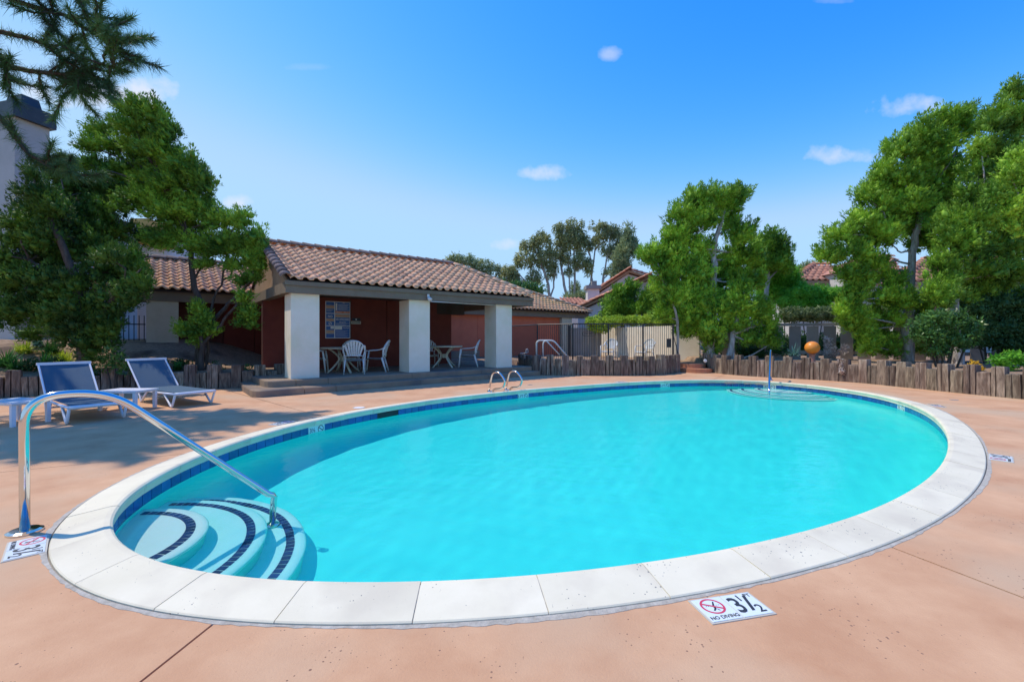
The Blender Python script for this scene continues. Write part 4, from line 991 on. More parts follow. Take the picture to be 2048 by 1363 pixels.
# ------------------------------------------------------------------ houses beyond
def gable_house(name, label, pk, le, re_, Y, depth, wallm, tile, ybase=.28, ov=.25, rake=.3):
    """gable end facing the pool: peak, left and right eave given as pixels at depth Y"""
    p, l, r_ = W(*pk, Y), W(*le, Y), W(*re_, Y); t_ = thing(name, label, 'house', (p.x, Y, ybase)); bk = Vector((.25, 1, 0)).normalized() * depth
    mb_ = MB(); a0, a1 = l + Vector((ov, 0, -.18)), r_ + Vector((-ov, 0, -.18)); pp = p + Vector((0, 0, -.22))
    pts = [Vector((a0.x, Y, ybase)), Vector((a1.x, Y, ybase)), a1, pp, a0]; n_ = len(pts)
    mb_.add(pts + [q + bk for q in pts], [(0, 1, 2, 3, 4), (9, 8, 7, 6, 5)] + [(i, i + n_, (i + 1) % n_ + n_, (i + 1) % n_) for i in range(n_)]); mb_.build('wall', wallm, t_)
    fw = Vector((0, -rake, 0))
    for e0, sgn in ((l, 1), (r_, -1)):
        mb_ = MB(); a_, b_, c_, d_ = e0 + fw, p + fw, p + bk, e0 + bk
        mb_.hexa([a_ - UP * .16, b_ - UP * .16, c_ - UP * .16, d_ - UP * .16], [a_, b_, c_, d_]); mb_.build('roof_slope', 'tan_wood', t_)
        ed = (bk.normalized()); ud = (p - e0); Lr = (bk - fw).length; Lu = ud.length
        if sgn > 0: tiled_slope(t_, e0 + bk, -ed, ud, [(0, 0), (Lr, 0), (Lr, Lu), (0, Lu)], tile, .34, .42, 0, 5)
        else: tiled_slope(t_, e0 + fw, ed, ud, [(0, 0), (Lr, 0), (Lr, Lu), (0, Lu)], tile, .34, .42, 0, 6)
        caps(t_, e0 + fw, p + fw, vf, .36, 'verge_tile', .04)
    caps(t_, p + fw, p + bk, vf, .38, 'ridge_tile', .06)
    return t_
vf = barrel_mesh('verge_tile', .44, .17, 'rooftile_far', 6); ft = tile_mesh('roof_tile', .34, .42, 'rooftile_far', 5, .08, .03)
h1 = gable_house('gabled_house', 'white gabled house with clay tile verges behind the block, tall chimney side', (1256, 541), (1178, 590), (1400, 585), 31, 9, 'house_white', ft)
h2 = gable_house('front_house_wing', 'lower white gabled wing in front of the gabled house', (1296, 554), (1148, 618), (1410, 612), 27.5, 3.2, 'house_white', ft)
for px, py in ((1352, 632),):
    p = W(px, py, 27.4); MB().box(p + Vector((0, .02, .1)), (.9, .06, 1.0)).build('window', 'glass', h2); MB().box(p + Vector((0, -.03, .64)), (1.05, .06, .07)).build('window_frame', 'house_white', h2)
ch = thing('chimney', 'white stucco chimney with dark cap left of the gabled house', 'chimney', W(1187, 640, 29))
a_, b_ = W(1175, 578, 29), W(1198, 578, 29); MB().box(((a_.x + b_.x) / 2, 29.3, 2.4), (b_.x - a_.x, .8, 2 * (a_.z - 2.4))).build('stack', 'house_white', ch)
MB().box(((a_.x + b_.x) / 2, 29.3, a_.z + .12), (b_.x - a_.x + .22, 1.0, .24)).build('cap', 'grey_wall', ch); MB().box(((a_.x + b_.x) / 2 + .1, 29.3, a_.z + .40), (.32, .35, .32)).build('flue', 'grey_board', ch)
h3 = thing('distant_house', 'far low house with pinkish tile roof between the trees and the chimney', 'house', W(1150, 640, 40))
a_, b_, c_, d_ = W(1118, 607, 38), W(1182, 608, 38), W(1172, 599, 41), W(1130, 597, 41)
MB().hexa([a_ - UP * .1, b_ - UP * .1, c_ - UP * .1, d_ - UP * .1], [a_, b_, c_, d_]).build('roof_slope', 'tan_wood', h3)
uu = d_ - a_; tiled_slope(h3, a_, b_ - a_, uu, [(0, 0), ((b_ - a_).length, 0), ((b_ - a_).length - .4, uu.length), (.4, uu.length)], ft, .34, .42, 0, 8)
MB().box(((a_.x + b_.x) / 2, 39.2, 2.2), (b_.x - a_.x - .3, 1.8, 3.6)).build('wall', 'house_white', h3)
# right house, hipped roofs
h4 = thing('hipped_house', 'white house with hipped clay tile roof behind the right junipers', 'house', (17.5, 26, .3))
for (l, r_, k0, k1, Y) in (((1584, 564), (1690, 558), (1627, 529), (1668, 531), 24.5), ((1690, 548), (1800, 534), (1718, 515), (1790, 516), 23.0), ((1795, 560), (2070, 566), (1850, 520), (2040, 520), 21.5)):
    a_, b_ = W(*l, Y), W(*r_, Y); zz = (a_.z + b_.z) / 2; a_.z = b_.z = zz; c_, d_ = W(*k1, Y + 2.4), W(*k0, Y + 2.4); rzz = (c_.z + d_.z) / 2; c_.z = d_.z = rzz
    MB().hexa([a_ - UP * .14, b_ - UP * .14, c_ - UP * .14, d_ - UP * .14], [a_, b_, c_, d_]).build('roof_slope', 'tan_wood', h4)
    a2, b2 = a_ + Vector((.3, 5, 0)), b_ + Vector((.3, 5, 0)); mb = MB(); mb.add([a_, d_, a2, c_, b2, b_], [(0, 1, 2), (1, 3, 4, 2), (3, 5, 4)]); mb.build('roof_back', 'rooftile_far', h4)
    e = b_ - a_; u2 = d_ - a_; u2 = u2 - e.normalized() * u2.dot(e.normalized()); s0 = (d_ - a_).dot(e.normalized()); s1 = (c_ - a_).dot(e.normalized())
    tiled_slope(h4, a_, e, u2, [(0, 0), (e.length, 0), (s1, u2.length), (s0, u2.length)], ft, .34, .42, 0, 9)
    caps(h4, a_, d_, vf, .38, 'hip_tile'); caps(h4, d_, c_, vf, .38, 'ridge_tile')
    MB().box(((a_.x + b_.x) / 2, Y + 1.6, (zz - .1) / 2 + .1), (b_.x - a_.x - .5, 2.4, zz - .1)).build('wall', 'house_white', h4)
# left house with the tall chimney
h5 = thing('two_storey_house', 'tall pale stucco house wall at the left edge', 'house', (-15.5, 13.5, 1.0))
p0 = W(74, 262, 13.2); rz_ = Matrix.Rotation(R(-14), 3, 'Z')
MB().box((p0.x - 1.32, 13.45, (p0.z + .2) / 2), (2.6, .8, p0.z + .2), rz_).build('chimney_stack', 'house_grey', h5)
MB().box((p0.x - 1.32, 13.45, p0.z + .42), (2.85, 1.0, .44), rz_).build('chimney_cap', 'roof_metal', h5)
c = W(47, 205, 13.5); MB().box((c.x, 13.5, p0.z + .88), (.80, .55, .48), rz_, .74).build('chimney_pot', 'roof_metal', h5)
MB().box((-17.5, 16.8, 3.0), (4.6, 2.5, 5.6)).build('wall', 'house_grey', h5)
h6 = thing('ochre_house', 'white and ochre house glimpsed through the left junipers', 'house', (-17, 20, 1))
MB().box((-17.6, 21, 3.3), (3.6, 3.4, 5.6)).build('wall', 'house_white', h6); q = W(268, 458, 18.5)
MB().box((q.x + .05, 19.5, q.z - .0), (.75, 1.6, 1.0)).build('bay', 'house_yellow', h6)
a_, b_, c_, d_ = W(120, 405, 18.6), W(232, 398, 18.6), W(220, 372, 20.4), W(140, 372, 20.4)
MB().hexa([a_ - UP * .12, b_ - UP * .12, c_ - UP * .12, d_ - UP * .12], [a_, b_, c_, d_]).build('roof_slope', 'tan_wood', h6); tiled_slope(h6, a_, b_ - a_, d_ - a_, [(0, 0), ((b_ - a_).length, 0), ((b_ - a_).length - .3, (d_ - a_).length), (.3, (d_ - a_).length)], ft, .34, .42, 0, 3)
# gate by the left pillar
fg = thing('side_gate', 'black iron gate left of the cream pillar in shade', 'gate', PV(-3.1, 5.3, .3))
for k in range(9): MB().box(PV(-3.55 + .11 * k, 5.3, 1.1), (.016, .016, 1.5)).build('bar', 'iron', fg)
MB().tube([PV(-3.6, 5.3, 1.6), PV(-2.64, 5.3, 1.6)], .016, 4).build('rail', 'iron', fg); MB().tube([PV(-3.6, 5.3, .42), PV(-2.64, 5.3, .42)], .016, 4).build('rail', 'iron', fg)
MB().box(PV(-3.62, 5.3, 1.25), (.06, .06, 2.0)).build('post', 'iron', fg)

# ------------------------------------------------------------------ depth signs set in the deck
def deck_sign(center, tangent, label, big='3', frac=True, hscale=1.0):
    c = Vector((center[0], center[1], 0.0)); t_ = Vector((tangent[0], tangent[1], 0)).normalized(); th_ = thing('depth_marker', label, 'depth sign', c, group='depth markers set in the pool deck')
    Fm = Matrix(((t_.x, -t_.y, 0), (t_.y, t_.x, 0), (0, 0, 1))).to_4x4()
    mb_ = MB().box((0, 0, .002), (.332 * hscale, .178, .004)); me = bpy.data.meshes.new('border'); me.from_pydata(mb_.v, [], mb_.f); me.materials.append(M['sign_cream']); link('border', me, th_, Fm)
    for x_ in (-.079, .079):
        mb_ = MB().box((x_, 0, .004), (.152, .16, .005)); me = bpy.data.meshes.new('marker_tile'); me.from_pydata(mb_.v, [], mb_.f); me.materials.append(M['tile_white']); link('marker_tile', me, th_, Fm)
    z_ = .0072
    link('ban_symbol', annulus('ban_symbol', .046, .056, 'red', R(-32)), th_, Fm @ Matrix.Translation((-.083, .02, z_)))
    mb_ = MB()      # little diving figure and waves
    for poly in ([(-.004, -.02), (.006, -.022), (.012, .002), (.002, .004)], [(.002, .004), (.012, .002), (.026, .030), (.020, .032)], [(-.016, -.03), (-.008, -.033), (.006, -.02), (-.004, -.018)], [(.006, -.02), (.012, -.022), (.018, -.034), (.012, -.034)]):
        mb_.add([(x_, y_, 0) for x_, y_ in poly], [(0, 1, 2, 3)])
    for x_ in (-.034, -.022, .018, .03): mb_.add([(x_, .002, 0), (x_ + .008, .004, 0), (x_ + .008, .006, 0), (x_, .004, 0)], [(0, 1, 2, 3)])
    me = bpy.data.meshes.new('diver_pictogram'); me.from_pydata(mb_.v, [], mb_.f); me.materials.append(M['black']); link('diver_pictogram', me, th_, Fm @ Matrix.Translation((-.083, .02, z_ - .0002)))
    text(th_, 'NO DIVING', .030, 'black', Fm @ Matrix.Translation((-.078, -.06, z_)), .92)
    text(th_, '3', .155, 'black', Fm @ Matrix.Translation((.036, -.004, z_)), .78); text(th_, '1', .062, 'black', Fm @ Matrix.Translation((.078, .045, z_))); text(th_, '/', .15, 'black', Fm @ Matrix.Translation((.098, .0, z_)), 1.1)
    text(th_, '2', .075, 'black', Fm @ Matrix.Translation((.122, -.042, z_))); text(th_, 'FT', .034, 'black', Fm @ Matrix.Translation((.132, .058, z_)))
    return th_
c4 = [G(1382, 1202), G(1497, 1184.5), G(1547, 1227.6), G(1422.5, 1248)]; c = sum(c4, Vector()) / 4
deck_sign(c, (c4[1] + c4[2] - c4[0] - c4[3])[:2], 'white no diving depth tile marked 3 1/2 FT in the near deck')
c4 = [G(21.7, 1085), G(91.5, 1071.7), G(88, 1102), G(7.6, 1123.4)]; c = sum(c4, Vector()) / 4
deck_sign(c, (c4[2] + c4[3] - c4[0] - c4[1])[:2], 'white no diving depth tile beside the handrail foot')
for (px, py, lab) in ((2001, 915.5, 'white depth tile in the deck at the right edge'), (1884, 811.5, 'white depth tile beyond the right coping'), (570, 846.5, 'white depth tile by the left coping in dappled shade'), (1228, 761.5, 'white depth tile at the far side right of the ladder')):
    p = G(px, py); t_ = tparam_fast(p); nn = pnorm(t_); c = ring(t_, CW + .15) if px != 2001 else Vector((5.03, 4.58))
    deck_sign((c.x, c.y), (nn.y * -1, nn.x) if px != 2001 else (.27, .25), lab)
for px, py, lab, r_ in ((718, 815, 'round white skimmer lid in the deck beside the left coping', .11), (1060, 769, 'small grey drain cover in the far deck', .07), (1908, 799.5, 'small grey drain cover in the right deck', .07)):
    p = G(px, py); o = thing('deck_lid', lab, 'lid', (p.x, p.y, 0)); mb = MB().prism([(p.x + r_ * math.cos(TAU * i / 20), p.y + r_ * math.sin(TAU * i / 20)) for i in range(20)], -.01, .004)
    mb.build('lid', 'sign_cream' if r_ > .1 else 'grey_wall', o); mb = MB().prism([(p.x + r_ * .8 * math.cos(TAU * i / 20), p.y + r_ * .8 * math.sin(TAU * i / 20)) for i in range(20)], .002, .007); mb.build('cover', 'sign_white' if r_ > .1 else 'grey_board', o)

# ------------------------------------------------------------------ steel rails
hr = thing('handrail', 'polished steel entry handrail at the near left end of the pool', 'handrail', (-3.12, 2.85, 0))
ux = Vector((.707, .706, 0)); B0 = Vector((-3.12, 2.85, 0))
def hp(s, z_): return B0 + ux * s + UP * z_
pts = fillet([hp(0, 0), hp(-.005, .835), hp(.06, .868), hp(.41, .868), hp(1.425, -.108), hp(1.475, -.15), hp(1.45, WZ - .67)], .17, 8)
MBt = MB().tube(fillet([hp(0, 0), hp(-.004, .865), hp(.40, .868), hp(1.44, -.125), hp(1.455, WZ - .67)], .2, 10)[:1] + fillet([hp(0, 0), hp(-.004, .868), hp(.40, .868), hp(1.44, -.125)], .19, 10)[1:-1] + [hp(1.425, -.112), hp(1.46, -.13), hp(1.475, -.16), hp(1.47, -.24), hp(1.455, WZ - .67)], .0255, 18)
o = MBt.build('rail', 'steel', hr, smooth=True); under.append(o)
o = MB().tube([hp(0, -.01), hp(0, .012), hp(0, .02), hp(0, .024)], [.088, .088, .07, .03], 28).build('base_flange', 'steel', hr, smooth=False); o = MB().tube([hp(1.455, WZ - .678), hp(1.455, WZ - .655), hp(1.455, WZ - .65)], [.07, .06, .03], 20).build('base_flange', 'steel', hr); under.append(o)
h2r = thing('handrail', 'thin steel handrail standing at the far end steps', 'handrail', (7.47, 12.85, 0)); bb = Vector((7.47, 12.85, 0)); ee = Vector((6.42, 11.12, WZ - .45)); uu = (ee - bb); uu.z = 0
MB().tube(fillet([bb, bb + Vector((0, 0, .87)), bb + uu * .25 + UP * .87, bb + uu * .98 + UP * -.12, bb + uu + UP * (WZ - .5)], .15, 6), .026, 12).build('rail', 'steel', h2r, smooth=True)
under.append(h2r.children[0]); MB().tube([bb, bb + UP * .02], [.07, .05], 16).build('base_flange', 'steel', h2r)
la = thing('pool_ladder', 'steel ladder grab rails at the far side of the pool', 'ladder', G(1000, 782))
for px, py in ((977.5, 782.5), (1011.5, 779.3)):
    b_ = G(px, py) + Vector((0, 0, .0)); n_ = Vector((.70, -.71, 0)); 
    P_ = fillet([b_, b_ + n_ * .12 + UP * .44, b_ + n_ * .34 + UP * .47, b_ + n_ * .56 + UP * .28, b_ + n_ * .46 + UP * .10, b_ + n_ * .18 + UP * .07, b_ + n_ * .10 + UP * -.02], .14, 6)
    o = MB().tube(P_, .021, 12).build('grab_rail', 'steel', la, smooth=True)
    for s in (0, .10): MB().tube([b_ + n_ * s - UP * .01, b_ + n_ * s + UP * .02], [.045, .035], 12).build('base_flange', 'steel', la)
wr = thing('bent_tube_rails', 'pair of white bent tube rails behind the timber posts', 'rail', W(1100, 712, 15.3))
MB().tube(fillet([W(1073, 722, 15.5), W(1073, 684, 15.5), W(1078, 680.5, 15.5), W(1107, 680.5, 15.5), W(1138, 716, 15.5)], .12, 5), .028, 8).build('rail', 'plastic', wr, smooth=True)
MB().tube(fillet([W(1086, 722, 15.1), W(1086, 686, 15.1), W(1089, 681.5, 15.1), W(1093, 681.5, 15.1), W(1119, 709, 15.1)], .1, 5), .022, 8).build('rail', 'plastic', wr, smooth=True)
tp = thing('garden_tap', 'small white standpipe with a looped hose beside the last pillar', 'tap', W(1050, 712, 15.9))
MB().tube([W(1041, 712, 15.9), W(1041, 705.5, 15.9), W(1055, 705.5, 15.9)], .014, 6).build('pipe', 'plastic', tp); MB().tube(fillet([W(1052, 705, 15.9), W(1052, 698, 15.9), W(1055.5, 697, 15.9), W(1056, 705, 15.9)], .05, 4), .014, 6).build('spout', 'plastic', tp)

# ------------------------------------------------------------------ loungers, tables, chairs
def make_lounger():
    t_ = thing('sun_lounger', '', 'sun lounger', (0, 0, 0), group='blue sling sun loungers on the shaded deck')
    hw = .34; zs = .25; L0 = 1.55
    for sgn in (-1, 1):
        y_ = sgn * hw
        MB().tube(fillet([(0, y_, zs), (-.75, y_, zs - .012), (-L0 - .12, y_, zs)], .1, 3), .024, 8, flat=.8).build('side_rail', 'lounger_white', t_, smooth=True, world=False)
        for x0, x1, xf in ((-.02, -.46, -.16), (-1.62, -1.2, -1.5)):
            MB().tube(fillet([(x0, y_, zs - .01), (xf + .02, y_, .03), (xf, y_, .012), (xf - .04 if x1 < x0 else xf + .04, y_, .03), (x1, y_, zs - .015)], .04, 3), .021, 8, flat=.9).build('leg', 'lounger_white', t_, smooth=True, world=False)
    MB().tube(fillet([(-.03, -hw, zs), (.02, -hw + .04, zs + .004), (.02, hw - .04, zs + .004), (-.03, hw, zs)], .04, 4), .027, 8).build('foot_bar', 'lounger_white', t_, smooth=True, world=False)
    MB().tube([(-1.5, -hw, .12), (-1.5, hw, .12)], .015, 6).build('cross_bar', 'lounger_white', t_, world=False)
    mb_ = MB(); N = 10
    for i in range(N + 1):
        x_ = -.0 - L0 * i / N
        for j in range(5): y_ = -hw + .02 + (2 * hw - .04) * j / 4; mb_.v.append((x_, y_, zs + .022 - .018 * math.sin(math.pi * j / 4) * math.sin(math.pi * i / N)))
    for i in range(N):
        for j in range(4): mb_.f.append((i * 5 + j, i * 5 + j + 1, (i + 1) * 5 + j + 1, (i + 1) * 5 + j))
    mb_.build('sling_seat', 'sling', t_, smooth=True, world=False)
    ca, sa = math.cos(R(41)), math.sin(R(41)); LB = .82; hx = -L0
    bp = lambda l, y_, d=0: (hx - l * ca - d * sa * -1 * 0, y_, zs + .02 + l * sa + d)
    mb_ = MB()
    for i in range(9):
        l = LB * i / 8
        for j in range(5): y_ = -hw + .02 + (2 * hw - .04) * j / 4; mb_.v.append(bp(l, y_, -.014 * math.sin(math.pi * j / 4)))
    for i in range(8):
        for j in range(4): mb_.f.append((i * 5 + j, i * 5 + j + 1, (i + 1) * 5 + j + 1, (i + 1) * 5 + j))
    k = len(mb_.v)
    mb_.build('backrest', 'sling', t_, smooth=True, world=False)
    for sgn in (-1, 1): MB().tube([bp(0, sgn * hw), bp(LB, sgn * hw)], .016, 6).build('back_frame', 'lounger_white', t_, world=False)
    MB().box((hx - (LB + .012) * ca, 0, zs + .02 + (LB + .012) * sa), (.05, 2 * hw + .05, .045)).build('head_bar', 'lounger_white', t_, world=False)
    MB().tube([bp(.55, 0.0, -.02), (hx - .5, 0, zs - .02)], .012, 5).build('prop', 'lounger_white', t_, world=False)
    return t_
lo1 = make_lounger(); lo1.scale = (.95, .93, .97); lo1['label'] = 'blue sling lounger behind the handrail, left of the small table'
f1 = (Vector((-6.34, 6.36, 0)) + Vector((-6.05, 6.9, 0))) / 2; r1 = math.atan2(-.57, .82); d = Vector((math.cos(r1), math.sin(r1), 0)); lo1.location = f1 + d * .16; lo1.rotation_euler = (0, 0, r1); BASE[lo1.name] = Vector((0, 0, 0))
f2_ = (Vector((-5.94, 7.78, 0)) + Vector((-5.73, 8.44, 0))) / 2; r2 = math.atan2(-.5, .83); d = Vector((math.cos(r2), math.sin(r2), 0))
lo2 = dup(lo1, f2_ + d * .16, r2, 'blue sling lounger nearest the pavilion, right of the small table')
def make_side_table():
    t_ = thing('side_table', '', 'side table', (0, 0, 0), group='low white side tables by the loungers')
    for j in range(6):
        x_ = -.30 + .12 * j; MB().box((x_, 0, .325), (.108, .46, .022)).build('slat', 'lounger_white', t_, world=False)
    MB().box((0, 0, .303), (.66, .42, .02)).build('apron', 'lounger_white', t_, world=False)
    for sx_ in (-1, 1):
        for sy_ in (-1, 1): MB().box((sx_ * .31, sy_ * .195, .147), (.045, .045, .292), None, 1.1).build('leg', 'lounger_white', t_, world=False)
    return t_
t1 = make_side_table(); t1['label'] = 'low white side table between the two loungers'; t1.location = (-6.66, 7.72, 0); t1.rotation_euler = (0, 0, math.atan2(-.05, 1))
t2 = dup(t1, (-7.16, 6.42, 0), math.atan2(-.25, 1), 'low white side table cut by the left picture edge')

def make_chair():
    t_ = thing('plastic_chair', '', 'chair', (0, 0, 0), group='white plastic armchairs at the round tables')
    # faces +y, back at -y
    mb_ = MB(); N = 7
    for i in range(N + 1):
        for j in range(7):
            x_ = -.235 + .47 * j / 6; y_ = .25 - .47 * i / N; tp = 1 - .1 * i / N; mb_.v.append((x_ * tp, y_, .385 - .018 * math.sin(math.pi * j / 6) - .02 * i / N - (.035 if i == 0 else 0)))
    for i in range(N):
        for j in range(6): mb_.f.append((i * 7 + j, i * 7 + j + 1, (i + 1) * 7 + j + 1, (i + 1) * 7 + j))
    k = len(mb_.v); mb_.v += [(x_, y_, z_ - .02) for x_, y_, z_ in mb_.v]; mb_.f += [tuple(q + k for q in f_[::-1]) for f_ in mb_.f]
    mb_.build('seat', 'plastic', t_, smooth=True, world=False)
    MB().tube([(-.235, .25, .345), (0, .262, .345), (.235, .25, .345)], .018, 6).build('front_rim', 'plastic', t_, smooth=True, world=False)
    by = lambda z_: -.215 - (z_ - .38) * .30 - .03
    rim = []
    for i in range(15):
        q = math.pi * i / 14; z_ = .60 + .262 * math.sin(q) if 0 < i < 14 else .60; x_ = -.262 * math.cos(q); rim.append((x_, by(z_) + .05 * (abs(x_) / .262) ** 2, z_))
    rim = [(-.205, by(.40), .40), (-.235, by(.5) + .03, .50)] + rim + [(.235, by(.5) + .03, .50), (.205, by(.40), .40)]
    br = MB().tube(rim, .026, 8, flat=.55).build('backrest', 'plastic', t_, smooth=True, world=False)
    MB().tube([(-.21, by(.475), .475), (0, by(.475) - .02, .475), (.21, by(.475), .475)], .022, 6, flat=.6).build('lumbar_bar', 'plastic', br, smooth=True, world=False)
    for j in range(7):
        a_ = (j - 3) / 3; x0 = a_ * .135; x1 = a_ * .215; zt = .60 + .262 * math.sqrt(max(0, 1 - (x1 / .262) ** 2)) - .008
        P_ = []; w0, w1 = .016, .026
        mb_ = MB()
        for z_, xx, w in ((.47, x0, w0), ((.47 + zt) / 2, (x0 + x1) / 2, .023), (zt, x1, w1)):
            yy = by(z_) + .05 * (abs(xx) / .262) ** 2 - .004; mb_.v += [(xx - w, yy, z_), (xx + w, yy, z_), (xx + w, yy - .010, z_), (xx - w, yy - .010, z_)]
        for q in (0, 4): mb_.f += [(q, q + 1, q + 5, q + 4), (q + 1, q + 2, q + 6, q + 5), (q + 2, q + 3, q + 7, q + 6), (q + 3, q, q + 4, q + 7)]
        mb_.build('slat', 'plastic', br, world=False)
    for sx_ in (-1, 1):
        MB().tube(fillet([(sx_ * .275, .20, .585), (sx_ * .28, -.02, .595), (sx_ * .262, -.20, .61), (sx_ * .25, by(.74), .74)], .1, 4), .027, 8, flat=.45).build('armrest', 'plastic', t_, smooth=True, world=False)
        MB().tube([(sx_ * .275, .205, .585), (sx_ * .262, .235, .36), (sx_ * .27, .27, .0)], [.024, .026, .017], 6, flat=.7).build('leg', 'plastic', t_, smooth=True, world=False)
        MB().tube([(sx_ * .215, -.21, .40), (sx_ * .235, -.27, .2), (sx_ * .25, -.33, .0)], [.032, .026, .017], 6, flat=.7).build('leg', 'plastic', t_, smooth=True, world=False)
    return t_
def make_table(base, label):
    t_ = thing('round_table', label, 'table', base, group='round plastic tables under the pavilion'); my = 'plastic_y'
    def add(name, mb_): mb_.build(name, my, t_, smooth=False, world=False)
    add('tabletop', MB().tube([(0, 0, .640), (0, 0, .672), (0, 0, .680)], [.57, .585, .57], 40))
    add('hub', MB().tube([(0, 0, .30), (0, 0, .42)], [.07, .07], 12))
    for k in range(4):
        a_ = R(45 + 90 * k); c, s = math.cos(a_), math.sin(a_); pts = [(c * r_, s * r_, z_) for r_, z_ in ((.40, .64), (.27, .56), (.13, .42), (.12, .33), (.26, .16), (.44, .0))]
        mb_ = MB().tube(fillet(pts, .1, 4), .036, 6, flat=.65); mb_.build('leg', my, t_, smooth=True, world=False)
    return t_
make_table((-4.60, 12.15, PF), 'round table with four chairs between the first two pillars'); make_table((-2.15, 14.05, PF), 'round table seen between the second and third pillar')
ch0 = make_chair(); ch0['label'] = 'white fan-back chair with its back to the pool'; ch0.location = (-4.15, 11.72, PF); ch0.rotation_euler = (0, 0, R(18))
dup(ch0, (-3.78, 12.28, PF), R(98), 'white plastic chair right of the first table, seen from the side')
dup(ch0, (-5.28, 12.0, PF), R(-75), 'white plastic chair half hidden behind the first pillar')
dup(ch0, (-4.72, 12.95, PF), R(190), 'white plastic chair behind the first table, facing the pool')
dup(ch0, (-1.42, 14.22, PF), R(94), 'white plastic chair right of the second table, seen from the side')
dup(ch0, (-2.75, 14.75, PF), R(200), 'white plastic chair behind the second table, by the middle pillar')
dup(ch0, (3.9, 17.9, .30), R(150), 'pale chair behind the iron fence, left of the two')
dup(ch0, (5.15, 17.3, .30), R(125), 'pale chair behind the iron fence, right of the two')

# orange ball on a small clay pedestal
ob = thing('orange_ball', 'orange ball on a pinkish pedestal behind the timber posts', 'ball', W(1624.5, 712, 13.75))
c = W(1624.5, 695, 13.75); mb = MB(); 
for i in range(15):
    q = math.pi * i / 14
    for k in range(24): w = TAU * k / 24; rr_ = .205 * math.sin(q); mb.v.append((c.x + rr_ * math.cos(w), c.y + rr_ * math.sin(w), c.z +   .196 * math.cos(q)))
for i in range(14):
    for k in range(24): mb.f.append((i * 24 + k, (i + 1) * 24 + k, (i + 1) * 24 + (k + 1) % 24, i * 24 + (k + 1) % 24))
mb.build('ball', 'orange', ob, smooth=True); MB().tube([c + UP * -.45, c + UP * -.26, c + UP * -.195], [.09, .07, .10], 14).build('pedestal', 'pinkclay', ob)
va = thing('door_intercom', 'small white round fitting on the timber at the red steps', 'fitting', W(1411, 720, 15.1)); c = W(1411, 721, 14.92)
MB().tube([c + Vector((0, .03, 0)), c, c - Vector((0, .01, 0))], [.055, .055, .03], 14).build('housing', 'plastic', va)

# ------------------------------------------------------------------ trees
FL = (-.55, -.1, .8)
tree('juniper_tree', 'tall leaning juniper in front of the tiled clubhouse wing', 'tree', 11.6,
     [[(398, 742, .11), (403, 690, .10), (400, 620, .085), (388, 560, .07), (380, 480, .055), (330, 380, .04)], [(397, 690, .07), (440, 625, .05), (475, 590, .04)], [(415, 650, .04), (428, 600, .04), (445, 560, .03), (455, 500, .02)]],
     [(262, 217, 34, 17), (300, 228, 36, 24), (335, 268, 24, 30), (268, 255, 40, 20), (318, 305, 42, 24), (205, 262, 24, 18, .5), (228, 292, 34, 17, .5), (180, 292, 24, 12, .4), (372, 330, 34, 26), (404, 368, 28, 26), (340, 362, 44, 26), (282, 332, 40, 20, .5),
      (235, 345, 48, 20, .6), (165, 325, 42, 16, .4), (292, 402, 44, 22), (350, 428, 48, 22), (398, 415, 32, 24), (430, 440, 28, 22), (478, 440, 26, 20), (512, 475, 17, 24), (440, 488, 36, 20), (392, 490, 40, 22), (338, 478, 38, 18), (502, 515, 22, 22), (468, 530, 20, 12), (408, 528, 26, 10),
      (300, 470, 26, 14, .5), (508, 555, 14, 14), (522, 498, 13, 20), (519, 532, 14, 18), (485, 560, 16, 12), (380, 455, 40, 20, .3), (250, 395, 36, 22, .7), (300, 290, 44, 26, .3), (360, 390, 44, 26, .3), (300, 365, 44, 24, .3), (440, 500, 34, 14), (480, 485, 30, 20), (330, 330, 44, 26, .2)],
     'jun2', 'bark_dark', rl=.17, dens=3600, L=.075, Wd=.034, flow=FL, seed=11, cover=.95, elong=1.6)
tree('juniper_tree.low', 'low puffy juniper clumps on the branches before the dark wall', 'tree', 11.2, [[(402, 745, .07), (405, 700, .06), (402, 668, .05)], [(404, 690, .04), (440, 650, .035), (478, 605, .03)]],
     [(405, 640, 18, 20), (418, 662, 20, 14), (388, 668, 24, 17), (362, 655, 17, 9), (496, 625, 16, 18), (488, 592, 14, 14), (395, 618, 13, 14), (505, 650, 12, 10), (482, 645, 10, 12)], 'jun2', 'bark_dark', rl=.11, dens=4200, L=.055, Wd=.026, flow=(-.2, 0, .9), seed=12, cover=1.0, limbs=False)
bpy.data.objects['juniper_tree.low'].name = 'juniper_tree.001'
